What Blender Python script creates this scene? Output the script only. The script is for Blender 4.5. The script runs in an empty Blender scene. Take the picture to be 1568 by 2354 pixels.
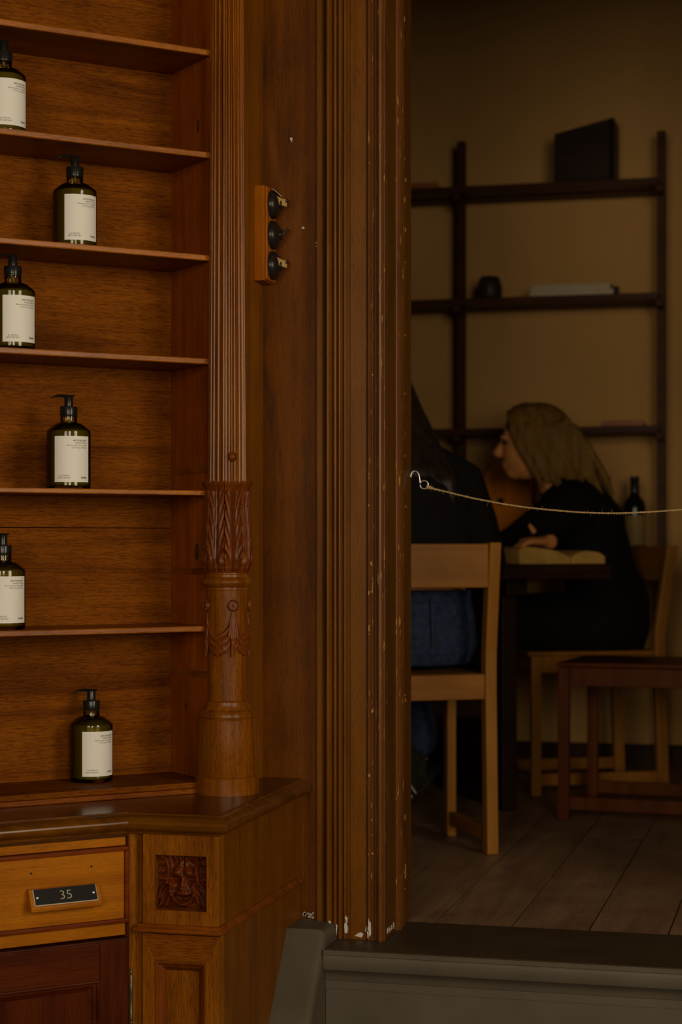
import bpy, bmesh, math, random
from math import sin, cos, pi, radians, sqrt, atan2, exp
from mathutils import Matrix, Vector
random.seed(7)
sc = bpy.context.scene
col = sc.collection

# ------------------------------------------------------------------ camera
ZC = 1.45                      # eye height above the shop floor
F = 4360.0                     # focal length in pixels of the 1568 x 2354 frame
TH = radians(14.2)             # camera yaw against the door wall
cT, sT = cos(TH), sin(TH)
HOR = 1250.0
cam = bpy.data.cameras.new('camera')
camo = bpy.data.objects.new('camera', cam)
col.objects.link(camo)
cam.sensor_fit = 'VERTICAL'
cam.sensor_height = 36.0
cam.sensor_width = 24.0
cam.lens = F / 2354 * 36.0
cam.shift_y = (HOR - 1177.0) / 2354
cam.clip_start = 0.05
camo.location = (0, 0, ZC)
camo.rotation_euler = (pi / 2, 0, TH)
cam.dof.use_dof = True
cam.dof.focus_distance = 3.38
cam.dof.aperture_fstop = 4.0
sc.camera = camo

# ------------------------------------------------------------------ world, light, exposure
w = bpy.data.worlds.new('world')
sc.world = w
w.use_nodes = True
w.node_tree.nodes['Background'].inputs[0].default_value = (0.75, 0.85, 1.0, 1)
w.node_tree.nodes['Background'].inputs[1].default_value = 0.25


def area(name, loc, rot, sx, sy, power, color):
    l = bpy.data.lights.new(name, 'AREA')
    l.shape = 'RECTANGLE'
    l.size = sx
    l.size_y = sy
    l.energy = power
    l.color = color
    o = bpy.data.objects.new(name, l)
    col.objects.link(o)
    o.location = loc
    o.rotation_euler = rot
    return o


VWIN = -1.8                    # the shop-front wall behind the camera
WINS = [(0.75, 2.05), (-1.25, 0.05)]
RWIN = (0.2, 1.6)             # window in the shop's right wall
WZ0, WZ1 = 1.25, 2.95
SRW = 2.3
DAY = (1.0, 0.84, 0.62)
area('daylight_window_right', (1.4, VWIN - 0.22, 2.1), (radians(90), 0, 0), 1.3, 1.7, 118, DAY)
area('daylight_window_left', (-0.6, VWIN - 0.22, 2.1), (radians(90), 0, 0), 1.3, 1.7, 78, DAY)
area('daylight_window_side', (SRW + 0.22, 0.9, 2.1), (radians(90), 0, radians(90)), 1.4, 1.7, 100, DAY)

sc.view_settings.view_transform = 'Standard'
sc.view_settings.look = 'None'
sc.view_settings.gamma = 1
sc.view_settings.use_curve_mapping = False
sc.view_settings.exposure = 0.0
sc.cycles.max_bounces = 8
sc.cycles.diffuse_bounces = 4
sc.cycles.transmission_bounces = 8
sc.cycles.caustics_reflective = False
sc.cycles.caustics_refractive = False


# ------------------------------------------------------------------ camera-frame measuring helpers
def C(X, d, z=0.0):
    """camera-frame right / depth / height above the eye -> world"""
    return Vector((cT * X - sT * d, sT * X + cT * d, ZC + z))


def on_v(px, v):
    """plan point on the line y = v seen in image column px"""
    k = (px - 784) / F
    d = v / (sT * k + cT)
    return (cT * k - sT) * d, v, d


def on_n(px, n):
    """plan point on the canted line (y - x)/sqrt2 = n seen in column px"""
    k = (px - 784) / F
    d = n * sqrt(2) / ((sT * k + cT) - (cT * k - sT))
    return (cT * k - sT) * d, (sT * k + cT) * d, d


def on_u(px, u):
    k = (px - 784) / F
    d = u / (cT * k - sT)
    return u, (sT * k + cT) * d, d


# ------------------------------------------------------------------ object helpers
WM = {}


def put(o, parent=None, M=None):
    M = M or Matrix.Identity(4)
    col.objects.link(o)
    o.matrix_basis = M
    if parent is not None:
        o.parent = parent
        o.matrix_parent_inverse = WM[parent.name].inverted()
    WM[o.name] = M.copy()
    return o


def tag(o, label=None, cat=None, group=None, kind=None):
    if label: o['label'] = label
    if cat: o['category'] = cat
    if group: o['group'] = group
    if kind: o['kind'] = kind
    return o


def thing(name, label, cat, loc=(0, 0, 0), rz=0.0, group=None, kind=None):
    e = bpy.data.objects.new(name, None)
    e.empty_display_size = 0.05
    put(e, None, Matrix.Translation(Vector(loc)) @ Matrix.Rotation(rz, 4, 'Z'))
    return tag(e, label, cat, group, kind)


class MB:
    def __init__(s):
        s.v = []
        s.f = []

    def add(s, vs, fs):
        o = len(s.v)
        s.v += [tuple(p) for p in vs]
        s.f += [tuple(i + o for i in f) for f in fs]
        return s

    def box(s, x0, x1, y0, y1, z0, z1):
        vs = [(x0, y0, z0), (x1, y0, z0), (x1, y1, z0), (x0, y1, z0), (x0, y0, z1), (x1, y0, z1), (x1, y1, z1), (x0, y1, z1)]
        return s.add(vs, [(0, 3, 2, 1), (4, 5, 6, 7), (0, 1, 5, 4), (1, 2, 6, 5), (2, 3, 7, 6), (3, 0, 4, 7)])

    def lathe(s, prof, seg=32, cx=0, cy=0, cz=0):
        o = len(s.v)
        vs = []
        for r, z in prof:
            for i in range(seg):
                a = 2 * pi * i / seg
                vs.append((cx + r * cos(a), cy + r * sin(a), cz + z))
        fs = []
        m = len(prof)
        for j in range(m - 1):
            for i in range(seg):
                k = (i + 1) % seg
                fs.append((j * seg + i, j * seg + k, (j + 1) * seg + k, (j + 1) * seg + i))
        fs.append(tuple(range(seg - 1, -1, -1)))
        fs.append(tuple((m - 1) * seg + i for i in range(seg)))
        return s.add(vs, fs)

    def prism(s, poly, z0, z1):
        n = len(poly)
        vs = [(x, y, z0) for x, y in poly] + [(x, y, z1) for x, y in poly]
        fs = [tuple(range(n - 1, -1, -1)), tuple(range(n, 2 * n))]
        for i in range(n):
            k = (i + 1) % n
            fs.append((i, k, n + k, n + i))
        return s.add(vs, fs)

    def tube(s, pts, rad, seg=10, ratio=1.0, ref=(0, 0, 1)):
        """loft of rings along pts; rad a number or a list; ratio squeezes the second axis"""
        pts = [Vector(p) for p in pts]
        n = len(pts)
        if not isinstance(rad, (list, tuple)): rad = [rad] * n
        rings = []
        side = None
        for i in range(n):
            t = (pts[min(i + 1, n - 1)] - pts[max(i - 1, 0)]).normalized()
            if side is None:
                rf = Vector(ref)
                if abs(t.dot(rf)) > 0.95: rf = Vector((1, 0, 0)) if abs(t.x) < 0.9 else Vector((0, 1, 0))
                side = t.cross(rf).normalized()
            else:
                side = (side - t * side.dot(t)).normalized()
            up = side.cross(t)
            r = rad[i]
            ra, rb = (r if isinstance(r, (list, tuple)) else (r, r * ratio))
            rings.append([pts[i] + side * (ra * cos(2 * pi * k / seg)) + up * (rb * sin(2 * pi * k / seg)) for k in range(seg)])
        vs = [p for rg in rings for p in rg]
        fs = []
        for j in range(n - 1):
            for i in range(seg):
                k = (i + 1) % seg
                fs.append((j * seg + i, j * seg + k, (j + 1) * seg + k, (j + 1) * seg + i))
        fs.append(tuple(range(seg - 1, -1, -1)))
        fs.append(tuple((n - 1) * seg + i for i in range(seg)))
        return s.add(vs, fs)

    def ball(s, c, rx, ry=None, rz=None, seg=16, rings=10, M=None):
        ry = ry or rx
        rz = rz or rx
        prof = []
        vs = []
        fs = []
        c = Vector(c)
        for j in range(rings + 1):
            p = pi * j / rings
            for i in range(seg):
                a = 2 * pi * i / seg
                q = Vector((rx * sin(p) * cos(a), ry * sin(p) * sin(a), -rz * cos(p)))
                if M is not None: q = M @ q
                vs.append(c + q)
        for j in range(rings):
            for i in range(seg):
                k = (i + 1) % seg
                fs.append((j * seg + i, j * seg + k, (j + 1) * seg + k, (j + 1) * seg + i))
        return s.add(vs, fs)

    def grid(s, rows):
        nr, nc = len(rows), len(rows[0])
        vs = [p for r in rows for p in r]
        fs = [(j * nc + i, j * nc + i + 1, (j + 1) * nc + i + 1, (j + 1) * nc + i) for j in range(nr - 1) for i in range(nc - 1)]
        return s.add(vs, fs)

    def mesh(s, name, smooth=False, weld=False):
        me = bpy.data.meshes.new(name)
        me.from_pydata(s.v, [], s.f)
        if weld:
            bm = bmesh.new()
            bm.from_mesh(me)
            bmesh.ops.remove_doubles(bm, verts=bm.verts, dist=1e-5)
            bmesh.ops.recalc_face_normals(bm, faces=bm.faces)
            bm.to_mesh(me)
            bm.free()
        me.validate()
        me.update()
        if smooth:
            me.polygons.foreach_set('use_smooth', [True] * len(me.polygons))
            if smooth != 'all':
                me.set_sharp_from_angle(angle=radians(smooth if isinstance(smooth, (int, float)) and smooth is not True else 38))
        return me

    def obj(s, name, mat, parent=None, M=None, smooth=False, bevel=0.0, weld=False):
        return mobj(name, s.mesh(name, smooth, weld), mat, parent, M, bevel)


def mobj(name, me, mat, parent=None, M=None, bevel=0.0):
    o = bpy.data.objects.new(name, me)
    if mat is not None and not me.materials:
        for m in (mat if isinstance(mat, (list, tuple)) else [mat]): me.materials.append(m)
    put(o, parent, M)
    if bevel:
        b = o.modifiers.new('bevel', 'BEVEL')
        b.width = bevel
        b.segments = 2
        b.limit_method = 'ANGLE'
        b.angle_limit = radians(40)
    return o


def bx(name, mat, parent, x0, x1, y0, y1, z0, z1, M=None, bevel=0.0015):
    return MB().box(min(x0, x1), max(x0, x1), min(y0, y1), max(y0, y1), min(z0, z1), max(z0, z1)).obj(name, mat, parent, M, bevel=bevel)


def evaluated(o):
    bpy.context.view_layer.update()
    dg = bpy.context.evaluated_depsgraph_get()
    return bpy.data.meshes.new_from_object(o.evaluated_get(dg))


def sweep(path, prof, closed=False):
    """sweep a closed profile [(outward offset, z)] along a plan polyline with mitred corners; outward = right of travel"""
    n = len(path)
    offs = []
    for i in range(n):
        p = Vector(path[i])
        d0 = (p - Vector(path[i - 1])).normalized() if i > 0 else None
        d1 = (Vector(path[i + 1]) - p).normalized() if i < n - 1 else None
        if d0 is None: d0 = d1
        if d1 is None: d1 = d0
        n0 = Vector((d0.y, -d0.x))
        n1 = Vector((d1.y, -d1.x))
        m = (n0 + n1).normalized()
        offs.append(m / max(0.2, m.dot(n0)))
    mb = MB()
    rows = []
    k = len(prof)
    for i in range(n):
        p = Vector(path[i])
        rows.append([(p.x + offs[i].x * o, p.y + offs[i].y * o, z) for o, z in prof] )
    vs = [p for r in rows for p in r]
    fs = []
    for i in range(n - 1):
        for j in range(k):
            j2 = (j + 1) % k
            fs.append((i * k + j, (i + 1) * k + j, (i + 1) * k + j2, i * k + j2))
    fs.append(tuple(range(k)))
    fs.append(tuple((n - 1) * k + j for j in range(k - 1, -1, -1)))
    return mb.add(vs, fs)


# ------------------------------------------------------------------ materials
def newmat(name):
    m = bpy.data.materials.new(name)
    m.use_nodes = True
    nt = m.node_tree
    return m, nt, nt.nodes['Principled BSDF']


def nd(nt, t, **kw):
    n = nt.nodes.new(t)
    for k, v in kw.items():
        if k in n.inputs: n.inputs[k].default_value = v
        else: setattr(n, k, v)
    return n


def ramp(nt, stops, interp='LINEAR'):
    r = nt.nodes.new('ShaderNodeValToRGB')
    r.color_ramp.interpolation = interp
    els = r.color_ramp.elements
    while len(els) < len(stops): els.new(0.5)
    for e, (p, c) in zip(els, stops):
        e.position = p
        e.color = (*c, 1) if len(c) == 3 else c
    return r


def mapped(nt, scale, rot=(0, 0, 0), loc=(0, 0, 0)):
    tc = nt.nodes.new('ShaderNodeTexCoord')
    mp = nt.nodes.new('ShaderNodeMapping')
    mp.inputs['Scale'].default_value = scale
    mp.inputs['Rotation'].default_value = rot
    mp.inputs['Location'].default_value = loc
    nt.links.new(tc.outputs['Object'], mp.inputs[0])
    return mp


def mixc(nt, a, b, fac, mode='MIX'):
    m = nt.nodes.new('ShaderNodeMix')
    m.data_type = 'RGBA'
    m.blend_type = mode
    for sock, val in ((m.inputs[0], fac), (m.inputs[6], a), (m.inputs[7], b)):
        if hasattr(val, 'links') or isinstance(val, bpy.types.NodeSocket): nt.links.new(val, sock)
        elif isinstance(val, (int, float)): sock.default_value = val
        else: sock.default_value = (*val, 1)
    return m.outputs[2]


def wood(name, dark, mid, light, grain='x', rough=0.34, scale=1.0, pore=0.55, bump=0.25, blotch=0.35, stain=None, wear=None, coat=0.0, figure=0.5, spec=0.12, k=(0.95, 0.75, 0.15)):
    """streaky wood; grain = axis that the fibres follow"""
    m, nt, b = newmat(name)
    L = nt.links.new
    dark, mid, light = [(c[0] * k[0], c[1] * k[1], c[2] * k[2]) for c in (dark, mid, light)]
    st = [9.0, 9.0, 9.0]
    fi = [130.0, 130.0, 130.0]
    ax = 'xyz'.index(grain)
    st[ax] = 0.9
    fi[ax] = 11.0
    m1 = mapped(nt, [a * scale for a in st])
    n1 = nd(nt, 'ShaderNodeTexNoise', Scale=2.2, Detail=7.0, Roughness=0.62, Distortion=0.8)
    L(m1.outputs[0], n1.inputs['Vector'])
    r1 = ramp(nt, [(0.28, dark), (0.5, mid), (0.74, light)])
    L(n1.outputs['Fac'], r1.inputs[0])
    # growth-ring figure: rings from a distorted band pattern
    wv = nd(nt, 'ShaderNodeTexWave', Scale=1.6, Distortion=5.0, Detail=3.0)
    wv.inputs['Detail Scale'].default_value = 0.7
    wv.bands_direction = 'Z' if grain != 'z' else 'X'
    L(m1.outputs[0], wv.inputs['Vector'])
    rw = ramp(nt, [(0.0, (1, 1, 1)), (0.55, (1, 1, 1)), (0.8, (0.58, 0.5, 0.45)), (1.0, (1, 1, 1))])
    L(wv.outputs['Fac'], rw.inputs[0])
    c = mixc(nt, r1.outputs[0], rw.outputs[0], figure, 'MULTIPLY')
    # pores
    m2 = mapped(nt, [a * scale for a in fi])
    n2 = nd(nt, 'ShaderNodeTexNoise', Scale=5.5, Detail=3.0, Roughness=0.6)
    L(m2.outputs[0], n2.inputs['Vector'])
    r2 = ramp(nt, [(0.36, (0.25, 0.2, 0.17)), (0.52, (1, 1, 1))])
    L(n2.outputs['Fac'], r2.inputs[0])
    c = mixc(nt, c, r2.outputs[0], pore, 'MULTIPLY')
    # blotches of old varnish
    m3 = mapped(nt, (1, 1, 1))
    n3 = nd(nt, 'ShaderNodeTexNoise', Scale=9.0, Detail=3.0)
    L(m3.outputs[0], n3.inputs['Vector'])
    r3 = ramp(nt, [(0.3, (0.55, 0.48, 0.45)), (0.6, (1, 1, 1))])
    L(n3.outputs['Fac'], r3.inputs[0])
    c = mixc(nt, c, r3.outputs[0], blotch, 'MULTIPLY')
    if stain:
        scol, lo, hi, ssc = stain
        m4 = mapped(nt, ssc)
        n4 = nd(nt, 'ShaderNodeTexNoise', Scale=1.0, Detail=5.0, Roughness=0.55, Distortion=0.3)
        L(m4.outputs[0], n4.inputs['Vector'])
        r4 = ramp(nt, [(lo, (0, 0, 0)), (hi, (1, 1, 1))])
        L(n4.outputs['Fac'], r4.inputs[0])
        c = mixc(nt, c, scol, r4.outputs[0])
    if wear:
        wcol, lo, hi, wsc = wear
        m5 = mapped(nt, wsc)
        n5 = nd(nt, 'ShaderNodeTexNoise', Scale=1.0, Detail=4.0, Roughness=0.65)
        L(m5.outputs[0], n5.inputs['Vector'])
        r5 = ramp(nt, [(lo, (0, 0, 0)), (hi, (1, 1, 1))])
        L(n5.outputs['Fac'], r5.inputs[0])
        c = mixc(nt, c, wcol, r5.outputs[0])
    L(c, b.inputs['Base Color'])
    b.inputs['Roughness'].default_value = rough
    b.inputs['Specular IOR Level'].default_value = spec
    b.inputs['Coat Weight'].default_value = coat
    b.inputs['Coat Roughness'].default_value = 0.2
    if bump:
        bp = nd(nt, 'ShaderNodeBump', Strength=bump, Distance=0.0006)
        L(n2.outputs['Fac'], bp.inputs['Height'])
        L(bp.outputs[0], b.inputs['Normal'])
    return m


def plain(name, colr, rough=0.5, var=0.12, scale=14.0, metal=0.0, bump=0.0, stretch=(1, 1, 1), spec=0.3):
    m, nt, b = newmat(name)
    mp = mapped(nt, stretch)
    n = nd(nt, 'ShaderNodeTexNoise', Scale=scale, Detail=4.0)
    nt.links.new(mp.outputs[0], n.inputs['Vector'])
    lo = tuple(c * (1 - var * 2) for c in colr)
    hi = tuple(min(1, c * (1 + var)) for c in colr)
    r = ramp(nt, [(0.3, lo), (0.7, hi)])
    nt.links.new(n.outputs['Fac'], r.inputs[0])
    nt.links.new(r.outputs[0], b.inputs['Base Color'])
    b.inputs['Roughness'].default_value = rough
    b.inputs['Metallic'].default_value = metal
    b.inputs['Specular IOR Level'].default_value = spec
    if bump:
        bp = nd(nt, 'ShaderNodeBump', Strength=bump, Distance=0.002)
        nt.links.new(n.outputs['Fac'], bp.inputs['Height'])
        nt.links.new(bp.outputs[0], b.inputs['Normal'])
    return m


OAK = ((0.13, 0.045, 0.008), (0.25, 0.098, 0.018), (0.34, 0.145, 0.03))
M = {}
M['oak_x'] = wood('oak_horizontal', *OAK, grain='x', rough=0.62, pore=0.65, figure=0.45, k=(0.78, 0.54, 0.08), spec=0.05)
M['oak_z'] = wood('oak_vertical', *OAK, grain='z', rough=0.36, pore=0.55, k=(1.0, 0.78, 0.12))
M['oak_edge'] = wood('oak_shelf_edge', (0.16, 0.055, 0.01), (0.30, 0.12, 0.025), (0.40, 0.17, 0.04), grain='x', rough=0.34, blotch=0.5, k=(0.78, 0.50, 0.10))  # tone lowered so the shade under the shelves sits in the colour
M['lip'] = wood('shelf_edge_highlight', (0.16, 0.055, 0.01), (0.30, 0.12, 0.025), (0.40, 0.17, 0.04), grain='x', rough=0.34, blotch=0.6, k=(1.25, 0.95, 0.15), spec=0.3)  # same oak brightened: the highlight along the shelf edges is painted in
M['pine_z'] = wood('pine_end_panel', (0.09, 0.026, 0.004), (0.16, 0.05, 0.008), (0.21, 0.072, 0.013), grain='z', rough=0.45, pore=0.3, blotch=0.5, k=(1.7, 1.15, 0.12))
M['turned'] = wood('turned_oak', (0.12, 0.038, 0.008), (0.25, 0.09, 0.018), (0.36, 0.15, 0.035), grain='z', rough=0.33, pore=0.6, coat=0.15, scale=1.6, k=(1.0, 0.84, 0.15))
M['reed'] = wood('reeded_oak', (0.12, 0.038, 0.008), (0.25, 0.09, 0.018), (0.36, 0.15, 0.035), grain='z', rough=0.26, pore=0.5, coat=0.35, scale=1.6, k=(0.95, 0.75, 0.15))
M['carved'] = wood('carved_walnut', (0.07, 0.02, 0.006), (0.16, 0.05, 0.014), (0.23, 0.08, 0.024), grain='z', rough=0.38, pore=0.35, blotch=0.6, coat=0.12, k=(1.15, 0.85, 0.2))
M['mask'] = wood('carved_mahogany', (0.05, 0.014, 0.005), (0.14, 0.038, 0.012), (0.2, 0.06, 0.02), grain='z', rough=0.36, pore=0.2, blotch=0.6, coat=0.12, k=(0.85, 0.58, 0.12))
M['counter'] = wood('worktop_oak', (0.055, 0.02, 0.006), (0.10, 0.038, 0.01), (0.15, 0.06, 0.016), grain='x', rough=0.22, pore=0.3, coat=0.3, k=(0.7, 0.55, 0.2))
M['nose'] = wood('worktop_nosing', (0.06, 0.022, 0.006), (0.13, 0.05, 0.012), (0.2, 0.08, 0.02), grain='x', rough=0.2, pore=0.25, blotch=0.7, coat=0.4, k=(1.15, 1.0, 0.2))
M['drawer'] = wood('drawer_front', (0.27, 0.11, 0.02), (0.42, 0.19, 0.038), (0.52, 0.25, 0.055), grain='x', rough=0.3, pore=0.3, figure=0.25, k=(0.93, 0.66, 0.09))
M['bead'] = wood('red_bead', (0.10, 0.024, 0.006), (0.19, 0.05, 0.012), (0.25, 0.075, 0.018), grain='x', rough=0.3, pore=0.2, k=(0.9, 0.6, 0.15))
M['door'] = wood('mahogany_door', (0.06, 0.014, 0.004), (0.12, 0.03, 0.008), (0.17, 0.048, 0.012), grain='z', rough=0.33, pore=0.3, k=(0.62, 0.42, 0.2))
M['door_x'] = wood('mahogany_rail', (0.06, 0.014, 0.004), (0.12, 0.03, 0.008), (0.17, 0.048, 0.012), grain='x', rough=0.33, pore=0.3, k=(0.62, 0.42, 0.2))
M['side'] = wood('oak_side', (0.10, 0.038, 0.007), (0.17, 0.068, 0.013), (0.22, 0.092, 0.018), grain='z', rough=0.36, pore=0.4, k=(1.1, 0.85, 0.12))
M['endp'] = wood('painted_end_panel', (0.075, 0.03, 0.008), (0.12, 0.05, 0.013), (0.15, 0.064, 0.017), grain='z', rough=0.4, pore=0.2, figure=0.2, k=(1.95, 1.5, 0.2))
M['wallw'] = wood('grained_wall_boards', (0.06, 0.026, 0.007), (0.105, 0.048, 0.012), (0.14, 0.066, 0.018), grain='z', rough=0.42, pore=0.35, figure=0.3,
                  stain=((0.15, 0.048, 0.005), 0.60, 0.70, (16, 16, 3.0)), wear=((0.04, 0.018, 0.008), 0.58, 0.74, (22, 22, 3)), k=(1.3, 0.82, 0.15))
M['jamb'] = wood('grained_door_casing', (0.11, 0.05, 0.012), (0.17, 0.08, 0.02), (0.21, 0.10, 0.027), grain='z', rough=0.33, pore=0.35, figure=0.15, blotch=0.3,
                 stain=((0.14, 0.052, 0.010), 0.55, 0.75, (40, 40, 2.5)), k=(1.0, 0.72, 0.10), spec=0.2)
M['jambw'] = wood('worn_door_casing', (0.09, 0.045, 0.018), (0.14, 0.066, 0.027), (0.17, 0.08, 0.033), grain='z', rough=0.36, pore=0.35, figure=0.1, blotch=0.4,
                  wear=((0.42, 0.19, 0.04), 0.62, 0.66, (150, 150, 22)), k=(1.0, 0.7, 0.25), spec=0.35)
M['reveal'] = wood('dark_reveal', (0.09, 0.045, 0.01), (0.125, 0.062, 0.014), (0.15, 0.075, 0.018), grain='z', rough=0.4, pore=0.3, figure=0.1, blotch=0.3,
                   wear=((0.4, 0.2, 0.05), 0.73, 0.76, (120, 120, 22)), k=(1.0, 0.72, 0.12))
M['grey'] = plain('grey_step_paint', (0.098, 0.079, 0.054), 0.5, 0.08, 9, bump=0.15)
M['tread'] = plain('dark_tread_paint', (0.062, 0.042, 0.022), 0.45, 0.12, 7)
M['box'] = wood('switch_box_wood', (0.34, 0.11, 0.015), (0.5, 0.18, 0.028), (0.6, 0.24, 0.045), grain='z', rough=0.3, pore=0.15, figure=0.1, k=(0.78, 0.62, 0.12))
M['bakelite'] = plain('brown_black_bakelite', (0.018, 0.012, 0.009), 0.28, 0.1, 20)
M['black'] = plain('black_plastic', (0.012, 0.011, 0.01), 0.22, 0.1, 40)
M['tape'] = plain('old_masking_tape', (0.36, 0.21, 0.055), 0.5, 0.15, 60)
M['tapew'] = plain('pale_torn_tape', (0.55, 0.48, 0.38), 0.5, 0.15, 60)
M['label'] = plain('label_paper', (0.82, 0.79, 0.74), 0.55, 0.01, 20)
M['diptube'] = plain('clear_grey_tube', (0.16, 0.14, 0.09), 0.3, 0.05, 30)
M['ink'] = plain('label_ink', (0.05, 0.045, 0.04), 0.6, 0.02, 20)
M['plate'] = plain('black_engraved_plate', (0.008, 0.007, 0.006), 0.3, 0.05, 30)
M['plate_edge'] = plain('white_plate_edge', (0.6, 0.56, 0.48), 0.5, 0.05, 30)
M['engrave'] = plain('engraved_fill', (0.62, 0.58, 0.42), 0.5, 0.05, 30)
M['screw'] = plain('steel_screw', (0.5, 0.48, 0.45), 0.35, 0.05, 30, metal=1.0)
M['brass'] = plain('tarnished_brass', (0.16, 0.13, 0.07), 0.45, 0.2, 60, metal=0.8)
M['plaster'] = plain('white_filler', (0.62, 0.57, 0.5), 0.8, 0.08, 200)
M['chip'] = plain('bare_wood_chip', (0.42, 0.2, 0.05), 0.6, 0.1, 200)
M['knot'] = plain('dark_pine_knot', (0.075, 0.022, 0.003), 0.5, 0.3, 150)
M['dark'] = plain('dark_gap', (0.012, 0.008, 0.005), 0.8, 0.05, 10)
M['shopwall'] = plain('shop_wall_plaster', (0.13, 0.08, 0.035), 0.8, 0.05, 3)
M['shopfloor'] = wood('shop_floor', (0.03, 0.018, 0.01), (0.05, 0.03, 0.016), (0.07, 0.045, 0.022), grain='y', rough=0.5)
M['roomwall'] = plain('room_wall_plaster', (0.54, 0.29, 0.09), 0.85, 0.06, 2.2)
M['plank'] = wood('worn_floorboard', (0.24, 0.17, 0.16), (0.34, 0.25, 0.22), (0.42, 0.31, 0.28), grain='y', rough=0.45, pore=0.45, blotch=0.45, figure=0.3, k=(0.92, 0.74, 0.48))
M['roomtrim'] = wood('room_skirting', (0.03, 0.014, 0.006), (0.05, 0.024, 0.01), (0.07, 0.034, 0.014), grain='x', rough=0.5, k=(0.8, 0.6, 0.3))
M['birch'] = wood('birch_chair', (0.36, 0.19, 0.065), (0.46, 0.25, 0.09), (0.54, 0.31, 0.12), grain='z', rough=0.4, pore=0.15, figure=0.15, blotch=0.2, k=(0.68, 0.5, 0.18))
M['birch_x'] = wood('birch_chair_rail', (0.36, 0.18, 0.06), (0.46, 0.24, 0.08), (0.54, 0.30, 0.11), grain='x', rough=0.4, pore=0.15, figure=0.25, blotch=0.3, k=(0.62, 0.45, 0.16))
M['redwood'] = wood('red_brown_chair', (0.12, 0.045, 0.016), (0.18, 0.07, 0.024), (0.23, 0.095, 0.033), grain='z', rough=0.4, pore=0.2, figure=0.2, k=(0.55, 0.32, 0.05))
M['brownboard'] = wood('brown_board', (0.22, 0.08, 0.012), (0.28, 0.105, 0.016), (0.33, 0.13, 0.02), grain='z', rough=0.5, pore=0.15, figure=0.2, k=(2.8, 2.2, 0.1))
M['tabled'] = wood('dark_table', (0.025, 0.012, 0.008), (0.045, 0.02, 0.012), (0.06, 0.028, 0.016), grain='x', rough=0.45, k=(0.6, 0.45, 0.2))
M['shelfd'] = wood('dark_shelving', (0.05, 0.02, 0.008), (0.08, 0.032, 0.012), (0.11, 0.045, 0.017), grain='x', rough=0.45, pore=0.2, k=(0.75, 0.5, 0.1))
M['skin'] = plain('skin', (0.66, 0.26, 0.075), 0.5, 0.05, 30)
M['blackcloth'] = plain('black_knit', (0.005, 0.004, 0.0035), 0.9, 0.2, 120, bump=0.3, spec=0.2)
M['browncloth'] = plain('near_black_sweater', (0.007, 0.004, 0.003), 0.9, 0.2, 120, bump=0.3, spec=0.2)
M['denim'] = plain('blue_denim', (0.020, 0.034, 0.075), 0.85, 0.25, 60, bump=0.3, spec=0.2)
M['seam'] = plain('denim_stitching', (0.036, 0.048, 0.075), 0.85, 0.1, 60)
M['hair_dark'] = plain('dark_brown_hair', (0.022, 0.011, 0.006), 0.5, 0.3, 60, stretch=(1, 1, 0.1))
M['hair_blond'] = plain('dark_blond_hair', (0.19, 0.095, 0.015), 0.55, 0.22, 60, stretch=(1, 1, 0.12), spec=0.12)
M['shoe'] = plain('black_suede', (0.022, 0.019, 0.016), 0.8, 0.15, 90, spec=0.2)
M['white'] = plain('white_leather', (0.68, 0.68, 0.7), 0.5, 0.04, 60)
M['steel'] = plain('bright_wire', (0.75, 0.7, 0.62), 0.28, 0.03, 60, metal=0.9)
M['twine'] = plain('jute_twine', (0.50, 0.33, 0.15), 0.85, 0.25, 500)
M['paper'] = plain('cream_pages', (0.50, 0.28, 0.06), 0.7, 0.08, 40)
M['whitep'] = plain('white_paper_stack', (0.55, 0.43, 0.28), 0.7, 0.05, 40)
M['wineglass'] = plain('dark_wine_glass', (0.008, 0.008, 0.006), 0.15, 0.1, 40)
M['winelabel'] = plain('wine_label', (0.26, 0.17, 0.05), 0.6, 0.05, 40)
M['orange'] = plain('orange_wood_tray', (0.28, 0.09, 0.02), 0.5, 0.1, 30)
M['pot'] = plain('dark_clay_pot', (0.03, 0.018, 0.01), 0.5, 0.2, 30)
M['lips'] = plain('lips', (0.38, 0.12, 0.08), 0.5, 0.05, 30)
M['eye'] = plain('eye_dark', (0.05, 0.035, 0.025), 0.3, 0.05, 30)
# glass of the soap bottles: dark olive
gm, gnt, gb = newmat('olive_bottle_glass')
gt = nd(gnt, 'ShaderNodeBsdfTransparent')
gt.inputs[0].default_value = (0.80, 0.76, 0.40, 1)
gg = nd(gnt, 'ShaderNodeBsdfGlossy', Roughness=0.03)
gf = nd(gnt, 'ShaderNodeFresnel', IOR=1.5)
gx = nd(gnt, 'ShaderNodeMixShader')
gnt.links.new(gf.outputs[0], gx.inputs[0])
gnt.links.new(gt.outputs[0], gx.inputs[1])
gnt.links.new(gg.outputs[0], gx.inputs[2])
gnt.links.new(gx.outputs[0], gnt.nodes['Material Output'].inputs[0])
M['glass'] = gm
lm, lnt, lb = newmat('olive_soap')
lnz = nd(lnt, 'ShaderNodeTexNoise', Scale=30.0)
lrp = ramp(lnt, [(0.3, (0.17, 0.127, 0.003)), (0.7, (0.20, 0.15, 0.004))])
lnt.links.new(lnz.outputs['Fac'], lrp.inputs[0])
lnt.links.new(lrp.outputs[0], lb.inputs['Base Color'])
lb.inputs['Roughness'].default_value = 0.25
lb.inputs['Transmission Weight'].default_value = 0.35
lb.inputs['Specular IOR Level'].default_value = 0.1
M['soap'] = lm
pm, pnt, pb = newmat('window_pane')
out = pnt.nodes['Material Output']
tr = nd(pnt, 'ShaderNodeBsdfTransparent')
tr.inputs[0].default_value = (0.96, 0.97, 0.96, 1)
gl = nd(pnt, 'ShaderNodeBsdfGlossy', Roughness=0.02)
mx = nd(pnt, 'ShaderNodeMixShader', Fac=0.06)
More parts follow.
